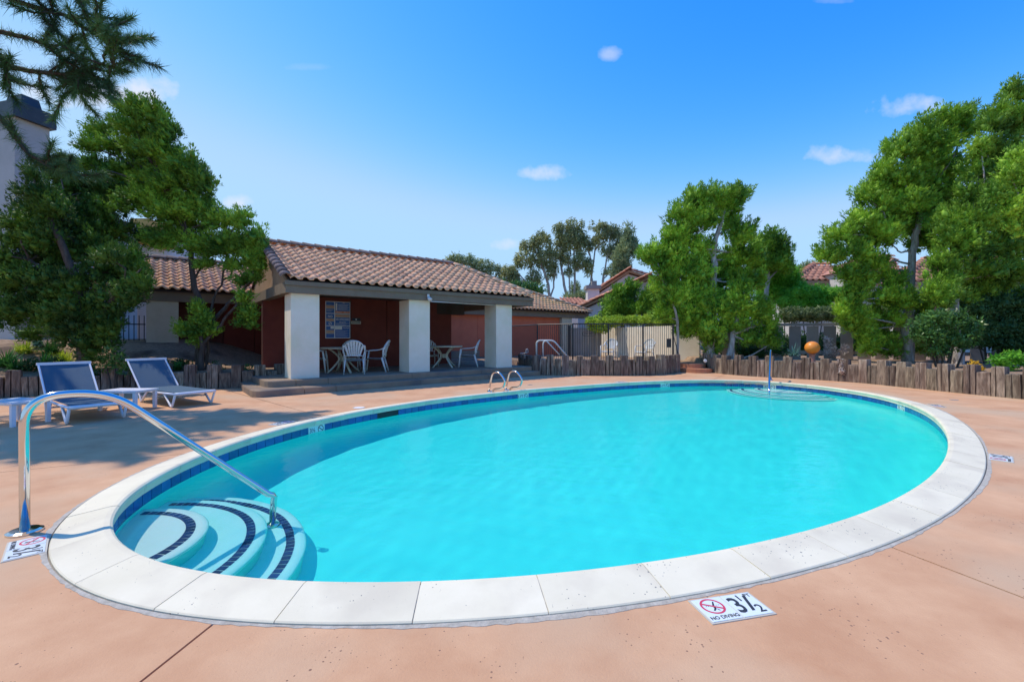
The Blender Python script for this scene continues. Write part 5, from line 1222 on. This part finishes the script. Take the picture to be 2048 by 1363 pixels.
tree('juniper_tree', 'dark spreading juniper at the left edge over the planted bank', 'tree', 9.9,
     [[(168, 730, .13), (162, 640, .11), (150, 560, .09), (120, 480, .07), (90, 420, .05)], [(170, 700, .08), (210, 620, .06), (250, 570, .045)], [(160, 620, .06), (110, 560, .05), (60, 520, .03)]],
     [(72, 388, 36, 20), (62, 350, 20, 12), (104, 420, 40, 20), (42, 452, 36, 24), (92, 478, 44, 22), (18, 520, 28, 28), (62, 560, 50, 28), (140, 430, 44, 30, 1.2), (200, 430, 50, 34, 1.6), (165, 500, 52, 32, .9), (222, 545, 50, 28, .6), (216, 514, 30, 13, -.3), (135, 570, 52, 28),
      (62, 620, 44, 26), (170, 622, 62, 34), (248, 598, 38, 24), (282, 572, 26, 20), (190, 690, 36, 32), (150, 665, 44, 30), (108, 640, 34, 18), (22, 625, 28, 34), (225, 470, 44, 30, 1.8), (130, 372, 40, 22, 1.4), (190, 380, 46, 26, 1.8), (215, 655, 30, 26), (100, 520, 40, 28, .5), (30, 480, 24, 22), (60, 425, 30, 22, .4), (150, 460, 44, 28, 1), (255, 520, 34, 24, .8), (110, 600, 44, 26, .4), (20, 570, 26, 24), (120, 345, 34, 16, 1.2), (60, 668, 26, 12, .6), (285, 540, 20, 14, .6)],
     'jun_shade', 'bark_dark', rl=.16, dens=3800, L=.07, Wd=.03, flow=(-.35, -.1, .85), seed=13, cover=1.0, elong=1.4)
tree('juniper_tree', 'windswept juniper with a pale bare trunk at the middle right', 'tree', 16.2,
     [[(1421, 708, .17), (1419, 640, .15), (1427, 560, .13), (1429, 500, .11), (1432, 470, .09), (1448, 425, .06)], [(1429, 520, .05), (1400, 480, .04), (1385, 475, .03)], [(1356, 640, .05), (1345, 600, .05), (1340, 580, .04)]],
     [(1440, 393, 42, 18), (1478, 392, 20, 17), (1458, 412, 26, 20), (1388, 402, 26, 20), (1404, 438, 36, 24), (1356, 462, 28, 22), (1310, 507, 26, 16), (1288, 508, 16, 12), (1346, 508, 38, 24), (1398, 498, 26, 24), (1376, 545, 42, 26), (1330, 543, 30, 20), (1396, 590, 40, 24), (1346, 590, 30, 22),
      (1388, 632, 28, 26), (1478, 470, 30, 28), (1462, 525, 30, 26, .6), (1500, 505, 26, 24, .5), (1478, 560, 26, 18, .5), (1410, 660, 20, 24), (1425, 690, 16, 18), (1355, 480, 34, 20), (1300, 520, 20, 10), (1415, 530, 30, 26, .6), (1440, 555, 28, 26, .6), (1445, 600, 22, 24, .6), (1415, 570, 30, 30, .5), (1424, 668, 22, 20, -.5), (1412, 612, 20, 16, -.4), (1330, 625, 26, 18, .3), (1375, 660, 22, 16, .3), (1500, 560, 26, 18, .6), (1460, 440, 16, 20, .4), (1370, 430, 30, 20), (1330, 570, 30, 20, .3)],
     'jun', 'bark', rl=.22, dens=2500, L=.10, Wd=.042, flow=(.1, -.1, 1), seed=21, cover=1.0, elong=1.3)
tree('juniper_tree', 'smaller juniper with forked trunk right of the pale-trunked one', 'tree', 15.6,
     [[(1458, 708, .12), (1468, 650, .09), (1478, 620, .06)], [(1465, 670, .05), (1500, 655, .03), (1525, 650, .03)]],
     [(1480, 600, 32, 24), (1452, 622, 22, 22), (1500, 622, 28, 26), (1470, 650, 26, 16), (1500, 680, 24, 14), (1538, 660, 20, 24), (1528, 625, 20, 26), (1545, 685, 14, 12), (1480, 575, 20, 14)], 'jun', 'bark', rl=.17, dens=3000, L=.085, Wd=.036, flow=(.1, -.1, 1), seed=22, cover=1.0)
tree('juniper_tree', 'bushy dark juniper standing behind, right of the windswept one', 'tree', 20.5, [[(1530, 640, .14), (1535, 560, .1), (1540, 500, .06)]],
     [(1545, 478, 22, 16), (1525, 498, 28, 20), (1560, 508, 22, 20), (1540, 530, 34, 20), (1572, 530, 14, 18), (1515, 530, 22, 20)], 'jun2', 'bark', rl=.26, dens=2200, L=.12, Wd=.05, seed=23, cover=1.0)
tree('juniper_tree', 'big juniper with twisted pale trunk before the hipped house', 'tree', 13.9,
     [[(1816, 712, .17), (1812, 650, .16), (1820, 590, .14), (1822, 540, .12), (1832, 470, .10), (1842, 410, .07)], [(1822, 600, .06), (1855, 560, .05)], [(1824, 530, .04), (1790, 520, .03), (1770, 530, .02)], [(1826, 500, .04), (1800, 505, .03), (1785, 490, .015)]],
     [(1905, 238, 36, 20), (1935, 232, 14, 16), (1925, 262, 22, 24), (1855, 265, 34, 22), (1872, 290, 40, 26), (1805, 300, 36, 24), (1858, 325, 46, 26), (1772, 350, 34, 24), (1818, 362, 42, 26), (1732, 392, 26, 20), (1778, 412, 42, 26), (1862, 385, 38, 26), (1722, 440, 34, 22), (1682, 470, 30, 20),
      (1702, 508, 40, 20), (1652, 512, 22, 16), (1762, 468, 38, 24), (1752, 528, 28, 16), (1698, 548, 34, 16), (1702, 600, 26, 22), (1716, 640, 26, 26), (1732, 688, 20, 22), (1782, 700, 24, 14), (1772, 592, 34, 18), (1790, 560, 24, 16), (1890, 345, 36, 28, .5), (1722, 575, 20, 16), (1725, 660, 22, 22), (1790, 640, 16, 16), (1840, 435, 40, 30, .6), (1800, 445, 44, 30, .5), (1850, 480, 34, 26, .7), (1870, 430, 34, 30, .7), (1820, 400, 40, 26, .5), (1760, 385, 34, 22, .3), (1730, 480, 34, 24, .4), (1735, 560, 22, 16, .3), (1690, 625, 16, 20), (1850, 610, 30, 22, .6), (1800, 600, 26, 22, .6), (1890, 400, 26, 26, .8), (1832, 405, 30, 20, -.4), (1815, 600, 24, 16, -.4), (1850, 640, 26, 22, .4), (1758, 640, 22, 20, .3), (1765, 675, 22, 18, .3), (1840, 690, 26, 16, .4)],
     'jun', 'bark', rl=.20, dens=2900, L=.09, Wd=.038, flow=(.15, -.1, 1), seed=31, cover=.98, elong=1.3)
tree('juniper_tree', 'large shaded juniper at the right edge with dark undersides', 'tree', 12.6,
     [[(1918, 716, .15), (1905, 640, .13), (1912, 560, .11), (1925, 500, .09), (1945, 460, .06)], [(1912, 560, .07), (1960, 530, .05), (2010, 520, .04)]],
     [(2032, 185, 24, 20), (2010, 225, 34, 24), (1985, 250, 26, 18), (2035, 245, 30, 30), (1962, 292, 22, 20), (2005, 305, 40, 26), (1990, 350, 42, 28), (1952, 395, 36, 26), (1925, 440, 42, 28), (1985, 440, 44, 30), (1935, 490, 46, 28), (2010, 495, 44, 28), (1895, 520, 36, 20), (1962, 540, 50, 20), (2032, 540, 28, 22),
      (1885, 590, 30, 26, -.4), (2040, 310, 30, 30), (2060, 400, 30, 60), (1900, 470, 26, 24), (1880, 440, 26, 24, .6), (1960, 340, 34, 26, .3), (2020, 370, 36, 34, .4), (1890, 555, 34, 20), (1945, 580, 34, 16, .3), (2000, 560, 40, 18, .3), (2035, 460, 34, 34, .3), (1915, 600, 30, 22, .3), (1960, 590, 34, 18, .4), (2025, 590, 34, 20, .5), (1880, 650, 24, 20, .5)],
     'jun2', 'bark', rl=.20, dens=3000, L=.085, Wd=.036, flow=(.2, -.1, 1), seed=32, cover=1.0)
tree('juniper_tree', 'near juniper bough with bright green tufts entering at the right edge', 'tree', 9.2,
     [[(2140, 760, .13), (2120, 600, .1), (2085, 450, .07)]], [(2032, 318, 18, 18), (2020, 350, 20, 24), (2000, 388, 20, 20), (2018, 415, 26, 28), (2040, 445, 22, 26), (2060, 370, 22, 50)], 'jun', 'bark', rl=.12, dens=4200, L=.06, Wd=.026, flow=(-.2, -.1, 1), seed=33, cover=1.05)
# low junipers before the gabled house
tree('small_juniper', 'small leaning juniper before the white gabled house, left of two', 'tree', 23, [[(1245, 640, .12), (1240, 600, .07)]], [(1240, 588, 20, 17), (1262, 578, 14, 14), (1225, 610, 22, 16), (1255, 615, 24, 18), (1212, 628, 14, 9), (1245, 632, 22, 10)], 'jun2', 'bark_dark', rl=.24, dens=2100, L=.13, Wd=.055, flow=(.5, 0, .8), seed=41)
tree('small_juniper', 'small leaning juniper before the white gabled house, right of two', 'tree', 22.5, [[(1300, 645, .12), (1310, 600, .07)]], [(1318, 582, 18, 15), (1300, 600, 22, 16), (1330, 605, 18, 16), (1285, 622, 22, 13), (1318, 628, 24, 13), (1345, 625, 12, 16)], 'jun2', 'bark_dark', rl=.24, dens=2100, L=.13, Wd=.055, flow=(.5, 0, .8), seed=42)
# shrubs and hedges
bush('clipped_hedge', 'bright lime clipped hedge on top of the beige wall', 'hedge', 21, [(1190, 644, 20, 9), (1225, 642, 26, 8), (1262, 641, 26, 8), (1300, 640, 24, 9, -1), (1335, 641, 24, 10, -2), (1200, 655, 22, 8)], 'lime', rl=.13, dens=4200, L=.09, Wd=.06, seed=51, stem=False, cover=1.4)
bush('feathery_shrub', 'light green feathery shrub behind the hedge, right of the windswept juniper', 'shrub', 21.5, [(1545, 555, 36, 26), (1575, 552, 28, 20), (1545, 585, 36, 20), (1590, 575, 26, 16)], 'bright', rl=.22, dens=2600, L=.12, Wd=.04, seed=52, spike=.7, cover=1.2)
bush('green_shrub', 'dense bright green shrub below the hipped tile roof', 'shrub', 20.5, [(1600, 592, 34, 20), (1645, 590, 34, 19), (1680, 592, 22, 17), (1580, 608, 28, 14), (1625, 605, 40, 14)], 'bright', rl=.2, dens=2800, L=.11, Wd=.05, seed=53, cover=1.2)
bush('variegated_hedge', 'pale variegated hedge above the grey board fence', 'hedge', 18.8, [(1585, 630, 26, 14), (1620, 628, 28, 13), (1655, 628, 28, 13), (1688, 630, 20, 12), (1730, 622, 30, 12), (1770, 622, 30, 12)], 'hedge', rl=.16, dens=4200, L=.08, Wd=.06, seed=54, cover=1.3, stem=False)
bush('dark_bush', 'dark bush filling the gaps behind the board fence', 'bush', 19.2, [(1430, 690, 30, 24), (1490, 688, 36, 24), (1550, 690, 36, 24), (1610, 690, 36, 24), (1670, 688, 36, 24), (1730, 688, 36, 26), (1790, 688, 36, 28), (1850, 690, 40, 30)], 'darkleaf', rl=.22, dens=1500, L=.1, Wd=.05, seed=63, cover=1.1, stem=False)
bush('glossy_shrub', 'glossy leaved shrub behind the timber posts at the right', 'shrub', 11.6, [(1868, 640, 32, 20), (1905, 640, 30, 24), (1860, 672, 32, 22), (1898, 676, 34, 22), (1935, 660, 24, 22), (1880, 700, 28, 14), (1835, 660, 18, 20), (1930, 690, 18, 14)], 'shrub', rl=.12, dens=2600, L=.075, Wd=.042, seed=55, cover=.85, core=.5, spike=.6)
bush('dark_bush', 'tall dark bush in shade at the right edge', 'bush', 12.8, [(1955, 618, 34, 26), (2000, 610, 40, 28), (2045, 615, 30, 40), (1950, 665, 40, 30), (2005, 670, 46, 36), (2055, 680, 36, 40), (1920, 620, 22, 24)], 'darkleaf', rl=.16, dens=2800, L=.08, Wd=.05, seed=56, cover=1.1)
bush('dark_bush', 'dark low bush under the windswept juniper before the fence', 'bush', 16.6, [(1420, 716, 20, 12), (1560, 700, 22, 14), (1500, 706, 30, 12)], 'darkleaf', rl=.12, dens=2800, L=.07, Wd=.04, seed=57, cover=1.)
bush('leafy_shrub', 'small light-leaved shrub on the bank left of the second lounger', 'shrub', 9.8, [(228, 702, 18, 16), (238, 725, 22, 18), (212, 728, 14, 14), (258, 738, 16, 12)], 'shrub', rl=.09, dens=1900, L=.085, Wd=.05, seed=58, cover=.55, core=0, spike=.7)
for i, (px, py, Y, lab, mt3, L) in enumerate(((100, 696, 10.8, 'strap-leaved clump high on the bank beside the grass tufts', 'blade_g', .5), (150, 716, 10.1, 'pale grass clump low on the bank right of the left lounger', 'blade_y', .36), (30, 722, 9.8, 'green strap-leaved clump near the left end of the bank', 'blade_g', .42))):
    p = W(px, py, Y); blades('strap_plant', lab, 'plant', (p.x, p.y, gz(p.x, p.y)), 150, L, .026, mt3, i + 20, 1.1, .8)
bush('bank_shrub', 'dark leafy groundcover on the bank behind the left lounger', 'shrub', 9.9, [(60, 735, 26, 14), (105, 730, 20, 12), (30, 752, 26, 14), (150, 742, 18, 12), (185, 745, 16, 12), (95, 755, 24, 10)], 'darkleaf', rl=.09, dens=2200, L=.08, Wd=.045, seed=64, cover=.6, core=.3, spike=.6, stem=False)
bush('low_green_plant', 'bright green leafy plant behind the rightmost timbers', 'plant', 10.4, [(1995, 722, 20, 10), (2030, 715, 20, 10), (2012, 732, 16, 8), (2050, 725, 16, 10)], 'bright', rl=.09, dens=2200, L=.08, Wd=.06, seed=59, cover=.9, core=.4, stem=False)
bush('ivy', 'white flecked climber on the slots of the board fence', 'climber', 15.6, [(1655, 690, 8, 22), (1665, 705, 14, 12), (1690, 700, 10, 12)], 'flower_w', rl=.07, dens=1500, L=.06, Wd=.04, seed=60, cover=.4, core=0, stem=False)
bush('yellow_flowers', 'small yellow flowering plant behind the timbers at the right', 'flowers', 10.5, [(1958, 738, 8, 5), (1945, 728, 6, 6)], 'flower_y', rl=.05, dens=2600, L=.05, Wd=.05, seed=61, cover=.8, core=0, stem=False)
bush('pink_succulent', 'pinkish pale plant squeezed between the timbers', 'plant', 12.45, [(1683, 738, 6, 16), (1684, 725, 5, 8)], 'flower_w', rl=.05, dens=2600, L=.05, Wd=.03, seed=62, cover=.9, core=.4, stem=False)
p = W(1588, 708, 13.9); blades('spiky_yucca', 'blue-green spiky plant left of the orange ball', 'plant', (p.x, p.y, p.z - .05), 60, .46, .032, 'blade_b', 1, 1.2, .75)
for i, (px, py, Y, lab, mt3, L) in enumerate(((12, 712, 9.9, 'strap-leaved plant at the left picture edge', 'blade_g', .5), (48, 690, 10.6, 'yellow-green grass tuft on the bank, left of the two', 'blade_y', .42), (128, 700, 10.4, 'yellow-green grass tuft on the bank, right of the two', 'blade_y', .46),
                                        (76, 682, 11.0, 'blue-grey succulent between the grass tufts', 'blade_b', .26), (88, 712, 10.2, 'dark strap-leaved plant between the two grass tufts', 'blade_g', .4), (355, 742, 11.0, 'low dark plant at the foot of the leaning juniper', 'blade_g', .3))):
    p = W(px, py, Y); zz = gz(p.x, p.y); blades('grass_tuft' if 'grass' in lab else 'strap_plant', lab, 'plant', (p.x, p.y, zz), 170, L, .026, mt3, i, 1.1, .8)

bush('bank_shrub', 'added dark groundcover darkening the soil at the foot of the leaning juniper', 'shrub', 11.6, [(285, 722, 20, 8), (320, 728, 22, 10), (360, 730, 22, 10), (440, 735, 18, 9), (490, 740, 14, 8)], 'darkleaf', rl=.09, dens=2200, L=.08, Wd=.045, seed=65, cover=.7, core=.3, spike=.6, stem=False)  # leaf cover added to darken the lit soil under the tree
wr_ = np.random.default_rng(91); wc = []; wr2 = []
for q in np.linspace(-1.9, 1.9, 190):
    d_ = 58 + 8 * math.sin(q * 5); wc.append((d_ * math.sin(q), d_ * math.cos(q), wr_.uniform(.8, 3.0))); wr2.append(wr_.uniform(1.4, 2.3))
wv, wt3 = leaves_on_lobes(np.array(wc), np.array(wr2), wr_, 130, .5, .28, (0, 0, 1), .4, 1.1, .85, .4)
tag(link('far_woods', npmesh('far_woods', wv, wt3, 'darkleaf')), 'low dark belt of far trees behind all the houses', 'woods', None, 'stuff')
# eucalyptus row and other far trees
DN = (0, 0, -1)
def euc(label, trunks, blobs, seed, mat='euc', Y=46, cover=.54, rl=.27, dens=420):
    tree('eucalyptus_tree', label, 'tree', Y, trunks, blobs, mat, 'bark_euc', rl=rl, dens=dens, L=.28, Wd=.11, flow=DN, seed=seed, cover=cover, spike=.5, core=.45, elong=1.25, group='eucalyptus trees beyond the roofs', limbs=True, fl=.9)
euc('low grey-green eucalyptus just above the pavilion hip', [[(968, 620, .2), (960, 570, .14), (945, 530, .08)], [(968, 600, .12), (985, 560, .08), (1000, 540, .05)]], [(928, 520, 30, 12), (905, 516, 16, 8), (962, 530, 28, 12), (948, 545, 28, 11), (895, 522, 10, 5), (985, 538, 16, 10)], 71, 'euc2')
euc('spreading eucalyptus with yellowish crown, left of the tall group', [[(1104, 625, .22), (1096, 570, .16), (1080, 520, .1), (1070, 480, .06)], [(1100, 600, .12), (1112, 550, .09), (1110, 510, .05)], [(1080, 620, .14), (1060, 570, .1), (1040, 550, .06)]],
    [(1015, 548, 24, 18), (1000, 566, 22, 11), (1034, 568, 24, 17), (1060, 490, 22, 17), (1085, 478, 22, 15), (1050, 520, 26, 19), (1090, 515, 24, 22), (1070, 552, 20, 15), (1110, 500, 18, 20), (1104, 542, 14, 20), (1058, 580, 20, 10), (1025, 545, 18, 16)], 72)
euc('tallest eucalyptus of the row with several thin stems', [[(1145, 625, .22), (1128, 570, .16), (1118, 510, .1), (1125, 460, .05)], [(1150, 620, .16), (1150, 540, .12), (1148, 470, .06)], [(1155, 615, .14), (1185, 560, .1), (1180, 510, .06)], [(1140, 600, .1), (1137, 540, .08), (1140, 490, .05)]],
    [(1118, 455, 16, 12), (1146, 452, 22, 15), (1140, 485, 26, 20), (1166, 490, 20, 22), (1156, 520, 20, 20), (1176, 530, 9, 22), (1125, 478, 15, 15), (1128, 512, 14, 18), (1150, 470, 22, 16), (1138, 540, 12, 10)], 73)
euc('eucalyptus with a golden flat crown right of the tallest', [[(1190, 620, .18), (1184, 560, .13), (1190, 500, .07)], [(1198, 610, .16), (1206, 560, .11), (1215, 510, .07), (1222, 470, .04)], [(1205, 560, .08), (1228, 535, .06)]],
    [(1196, 453, 22, 11), (1222, 462, 22, 15), (1200, 478, 20, 18), (1236, 478, 16, 18), (1224, 505, 15, 14), (1210, 500, 10, 12), (1240, 500, 10, 10), (1213, 540, 7, 9)], 74)
tree('dark_conifer', 'dark columnar tree at the right end of the eucalyptus row', 'tree', 40, [[(1240, 620, .2), (1248, 540, .14), (1256, 480, .06)]], [(1255, 466, 9, 10), (1256, 482, 14, 11), (1250, 500, 18, 13), (1264, 500, 11, 12), (1246, 520, 18, 14), (1236, 543, 15, 12), (1252, 540, 12, 10), (1230, 556, 9, 7)], 'euc2', 'bark_dark', rl=.42, dens=520, L=.3, Wd=.13, seed=75, cover=.9)
tree('cypress', 'slim grey-green cypress among the eucalyptus stems', 'tree', 48, [[(1150, 625, .2), (1150, 570, .1)]], [(1150, 578, 8, 10), (1150, 592, 10, 10), (1151, 604, 10, 8)], 'euc2', 'bark_dark', rl=.4, dens=600, L=.25, Wd=.1, seed=76)
tree('shrubby_tree', 'low green tree showing over the block roof beside the pavilion hip', 'tree', 34, [[(1045, 625, .2), (1045, 585, .1)]], [(1032, 577, 16, 6), (1055, 577, 16, 6), (1010, 574, 14, 5), (1075, 582, 12, 5)], 'shrub', 'bark_dark', rl=.3, dens=700, L=.22, Wd=.1, seed=77, cover=1.1)
tree('palm_like_tree', 'small palm-like tree left of the white chimney', 'tree', 44, [[(1170, 625, .14), (1168, 598, .1)]], [(1160, 594, 9, 5), (1175, 592, 9, 5), (1135, 598, 9, 5)], 'euc2', 'bark_dark', rl=.3, dens=500, L=.5, Wd=.08, seed=78, spike=.9, core=.2)
tree('far_tree', 'tiny distant tree beside the hipped roof', 'tree', 60, [[(1608, 600, .2), (1608, 540, .1)]], [(1608, 536, 9, 5), (1620, 533, 8, 4), (1598, 540, 8, 4)], 'euc2', 'bark_dark', rl=.4, dens=400, L=.3, Wd=.15, seed=79, cover=1.)

# pine: long needles in tufts along drooping boughs, trunk just outside on the left
def pine():
    rng = np.random.default_rng(8); rr = random.Random(8); base = Vector((-10.6, 6.6, gz(-10.6, 6.6))); base.z = min(base.z, .9)
    t_ = thing('pine_tree', 'long-needled pine reaching in with drooping boughs at the top left', 'tree', base); top = Vector((-10.2, 7.0, 10.5))
    mb_ = MB(); limb(mb_, [base, base.lerp(top, .4) + Vector((.2, .1, 0)), top], .28, .1, 10, .04, rr); mb_.build('trunk', 'bark_dark', t_, smooth=True)
    mb_ = MB(); tuft = []
    def bough(pts, r0=.05):
        limb(mb_, pts, r0, .012, 6, .02, rr)
        for i in range(len(pts) - 1):
            for k in range(3):
                if i == 0 and k < 1: continue
                if (i + k) % 2 and r0 < .03: continue
                p = pts[i].lerp(pts[i + 1], k / 3); d = (pts[i + 1] - pts[i]).normalized()
                tuft.append((p, d))
        tuft.append((pts[-1], (pts[-1] - pts[-2]).normalized()))
    def twigs(main, n_, ln):
        bough(main, .06)
        for k in range(n_):
            i = rr.randrange(max(0, len(main) // 3), len(main) - 1); p = main[i].lerp(main[i + 1], rr.random()); d = Vector((rr.uniform(-.4, 1), rr.uniform(-.7, .7), rr.uniform(-.7, .6))).normalized()
            q1 = p + d * ln * rr.uniform(.4, .8); q2 = q1 + (d + Vector((.3, 0, .25))).normalized() * ln * .5; bough([p, q1, q2], .02)
    Yp = 8.0
    S = lambda px, py, dy=0.: W(px, py, Yp + dy)
    tt = Vector((-10.3, 7.0, 7.2))
    twigs([tt, S(-40, 120), S(60, 142), S(130, 150), S(200, 128), S(245, 140)], 22, .5)
    twigs([tt, S(-30, -20), S(60, 12), S(130, 30), S(190, 70), S(235, 95)], 22, .55)
    twigs([tt, S(-20, 60, .5), S(50, 75, .4), S(110, 95, .3), S(160, 170, .2), S(130, 190)], 12, .42)
    twigs([tt + UP * 1, S(0, -60, .3), S(90, -40), S(150, -10), S(180, 40)], 12, .5)
    twigs([tt - UP * 1, S(-60, 190, .3), S(-10, 100), S(15, 130), S(10, 165)], 8, .4)
    twigs([Vector((-10.4, 6.8, 5.6)), S(-40, 190), S(20, 258), S(60, 310), S(110, 340), S(150, 350)], 9, .35)
    # crown outside the frame that shades the deck
    for k in range(46):
        p = Vector((-10.4, 6.8, rr.uniform(6.2, 9.2))); e = Vector((rr.uniform(-10.2, -6.2), rr.uniform(4.4, 8.6), rr.uniform(6.6, 9.4)))
        if e.x / e.y > -1.17 and (e.z - H) / e.y < .80: e.z = H + .83 * e.y + rr.uniform(0, .8)
        gx_, gy_ = e.x + .546 * e.z, e.y - .148 * e.z
        if gx_ > -3.9 or gy_ < 4.55: e.x -= max(0, gx_ + 3.9); e.y += max(0, 4.55 - gy_)
        tw = [p, p.lerp(e, .35) + UP * .2, p.lerp(e, .7) + UP * .15, e]; bough(tw, .045)
        for q in range(5):
            s = tw[1].lerp(e, rr.random()); f_ = s + Vector((rr.uniform(-.8, .8), rr.uniform(-.8, .8), rr.uniform(-.1, .6))) * .8
            if f_.x / max(f_.y, .1) > -1.17 and (f_.z - H) / max(f_.y, .1) < .78: continue
            if f_.x + .546 * f_.z > -3.6 or f_.y - .148 * f_.z < 4.4: continue
            bough([s, s.lerp(f_, .5) + UP * .08, f_], .02)
    for k in range(26):
        p = Vector((-10.3, 6.9, rr.uniform(4.6, 10))); a_ = rr.uniform(-2.5, .75); ln = rr.uniform(1.6, 3.3) * (1.1 - .06 * max(0, p.z - 5)); d = Vector((math.cos(a_), math.sin(a_), rr.uniform(-.15, .2)))
        e = p + d * ln
        if e.y > 0 and abs((e.x) / max(e.y, .1)) < 1.17: e = Vector((-1.22 * e.y, e.y, e.z))
        if e.x + .546 * e.z > -3.7 or e.y - .148 * e.z < 4.4 or abs(e.x) / max(e.y, .1) < 1.17: continue
        tw = [p, p.lerp(e, .35) + UP * .15, p.lerp(e, .7) + UP * .1, e]; bough(tw, .05)
        for q in range(7):
            s = tw[1].lerp(e, rr.random()); f_ = s + Vector((rr.uniform(-.8, .3), rr.uniform(-.8, .6), rr.uniform(-.3, .5))) * .9
            if f_.x / max(f_.y, .1) > -1.17 or f_.x + .546 * f_.z > -3.6 or f_.y - .148 * f_.z < 4.4: continue
            bough([s, s.lerp(f_, .5) + UP * .08, f_], .02)
    mb_.build('branch', 'bark_dark', t_, smooth=True)
    P_ = np.array([p[:] for p, d in tuft]); D_ = np.array([d[:] for p, d in tuft]); n_ = 80; N = len(P_) * n_
    rep = np.repeat(np.arange(len(P_)), n_); d = unit(rng.normal(size=(N, 3)) * .62 + D_[rep] * .75 + np.array([0, 0, .12])); p = P_[rep] + D_[rep] * rng.uniform(-.09, .09, (N, 1)); ln = rng.uniform(.13, .25, (N, 1))
    w = unit(np.cross(d, rng.normal(size=(N, 3)))) * .006; tip = p + d * ln; tip[:, 2] -= .03 * (ln[:, 0] / .2)
    v = np.stack([p - w, p + w, tip], 1).reshape(-1, 3); link('needles', npmesh('needles', v - np.array(base), np.arange(3 * N).reshape(-1, 3), 'pine'), t_); print('pine tufts', len(P_))
pine()

# mark what the light reaches through the water
for o in under:
    o.cycles.is_caustics_receiver = True
for o in pool.children_recursive if hasattr(pool, 'children_recursive') else []:
    if o.name.split('.')[0] in ('basin', 'tile', 'marker_tile', 'step_riser', 'step_tread', 'step_nose', 'tread_tile', 'skimmer_opening'): o.cycles.is_caustics_receiver = True
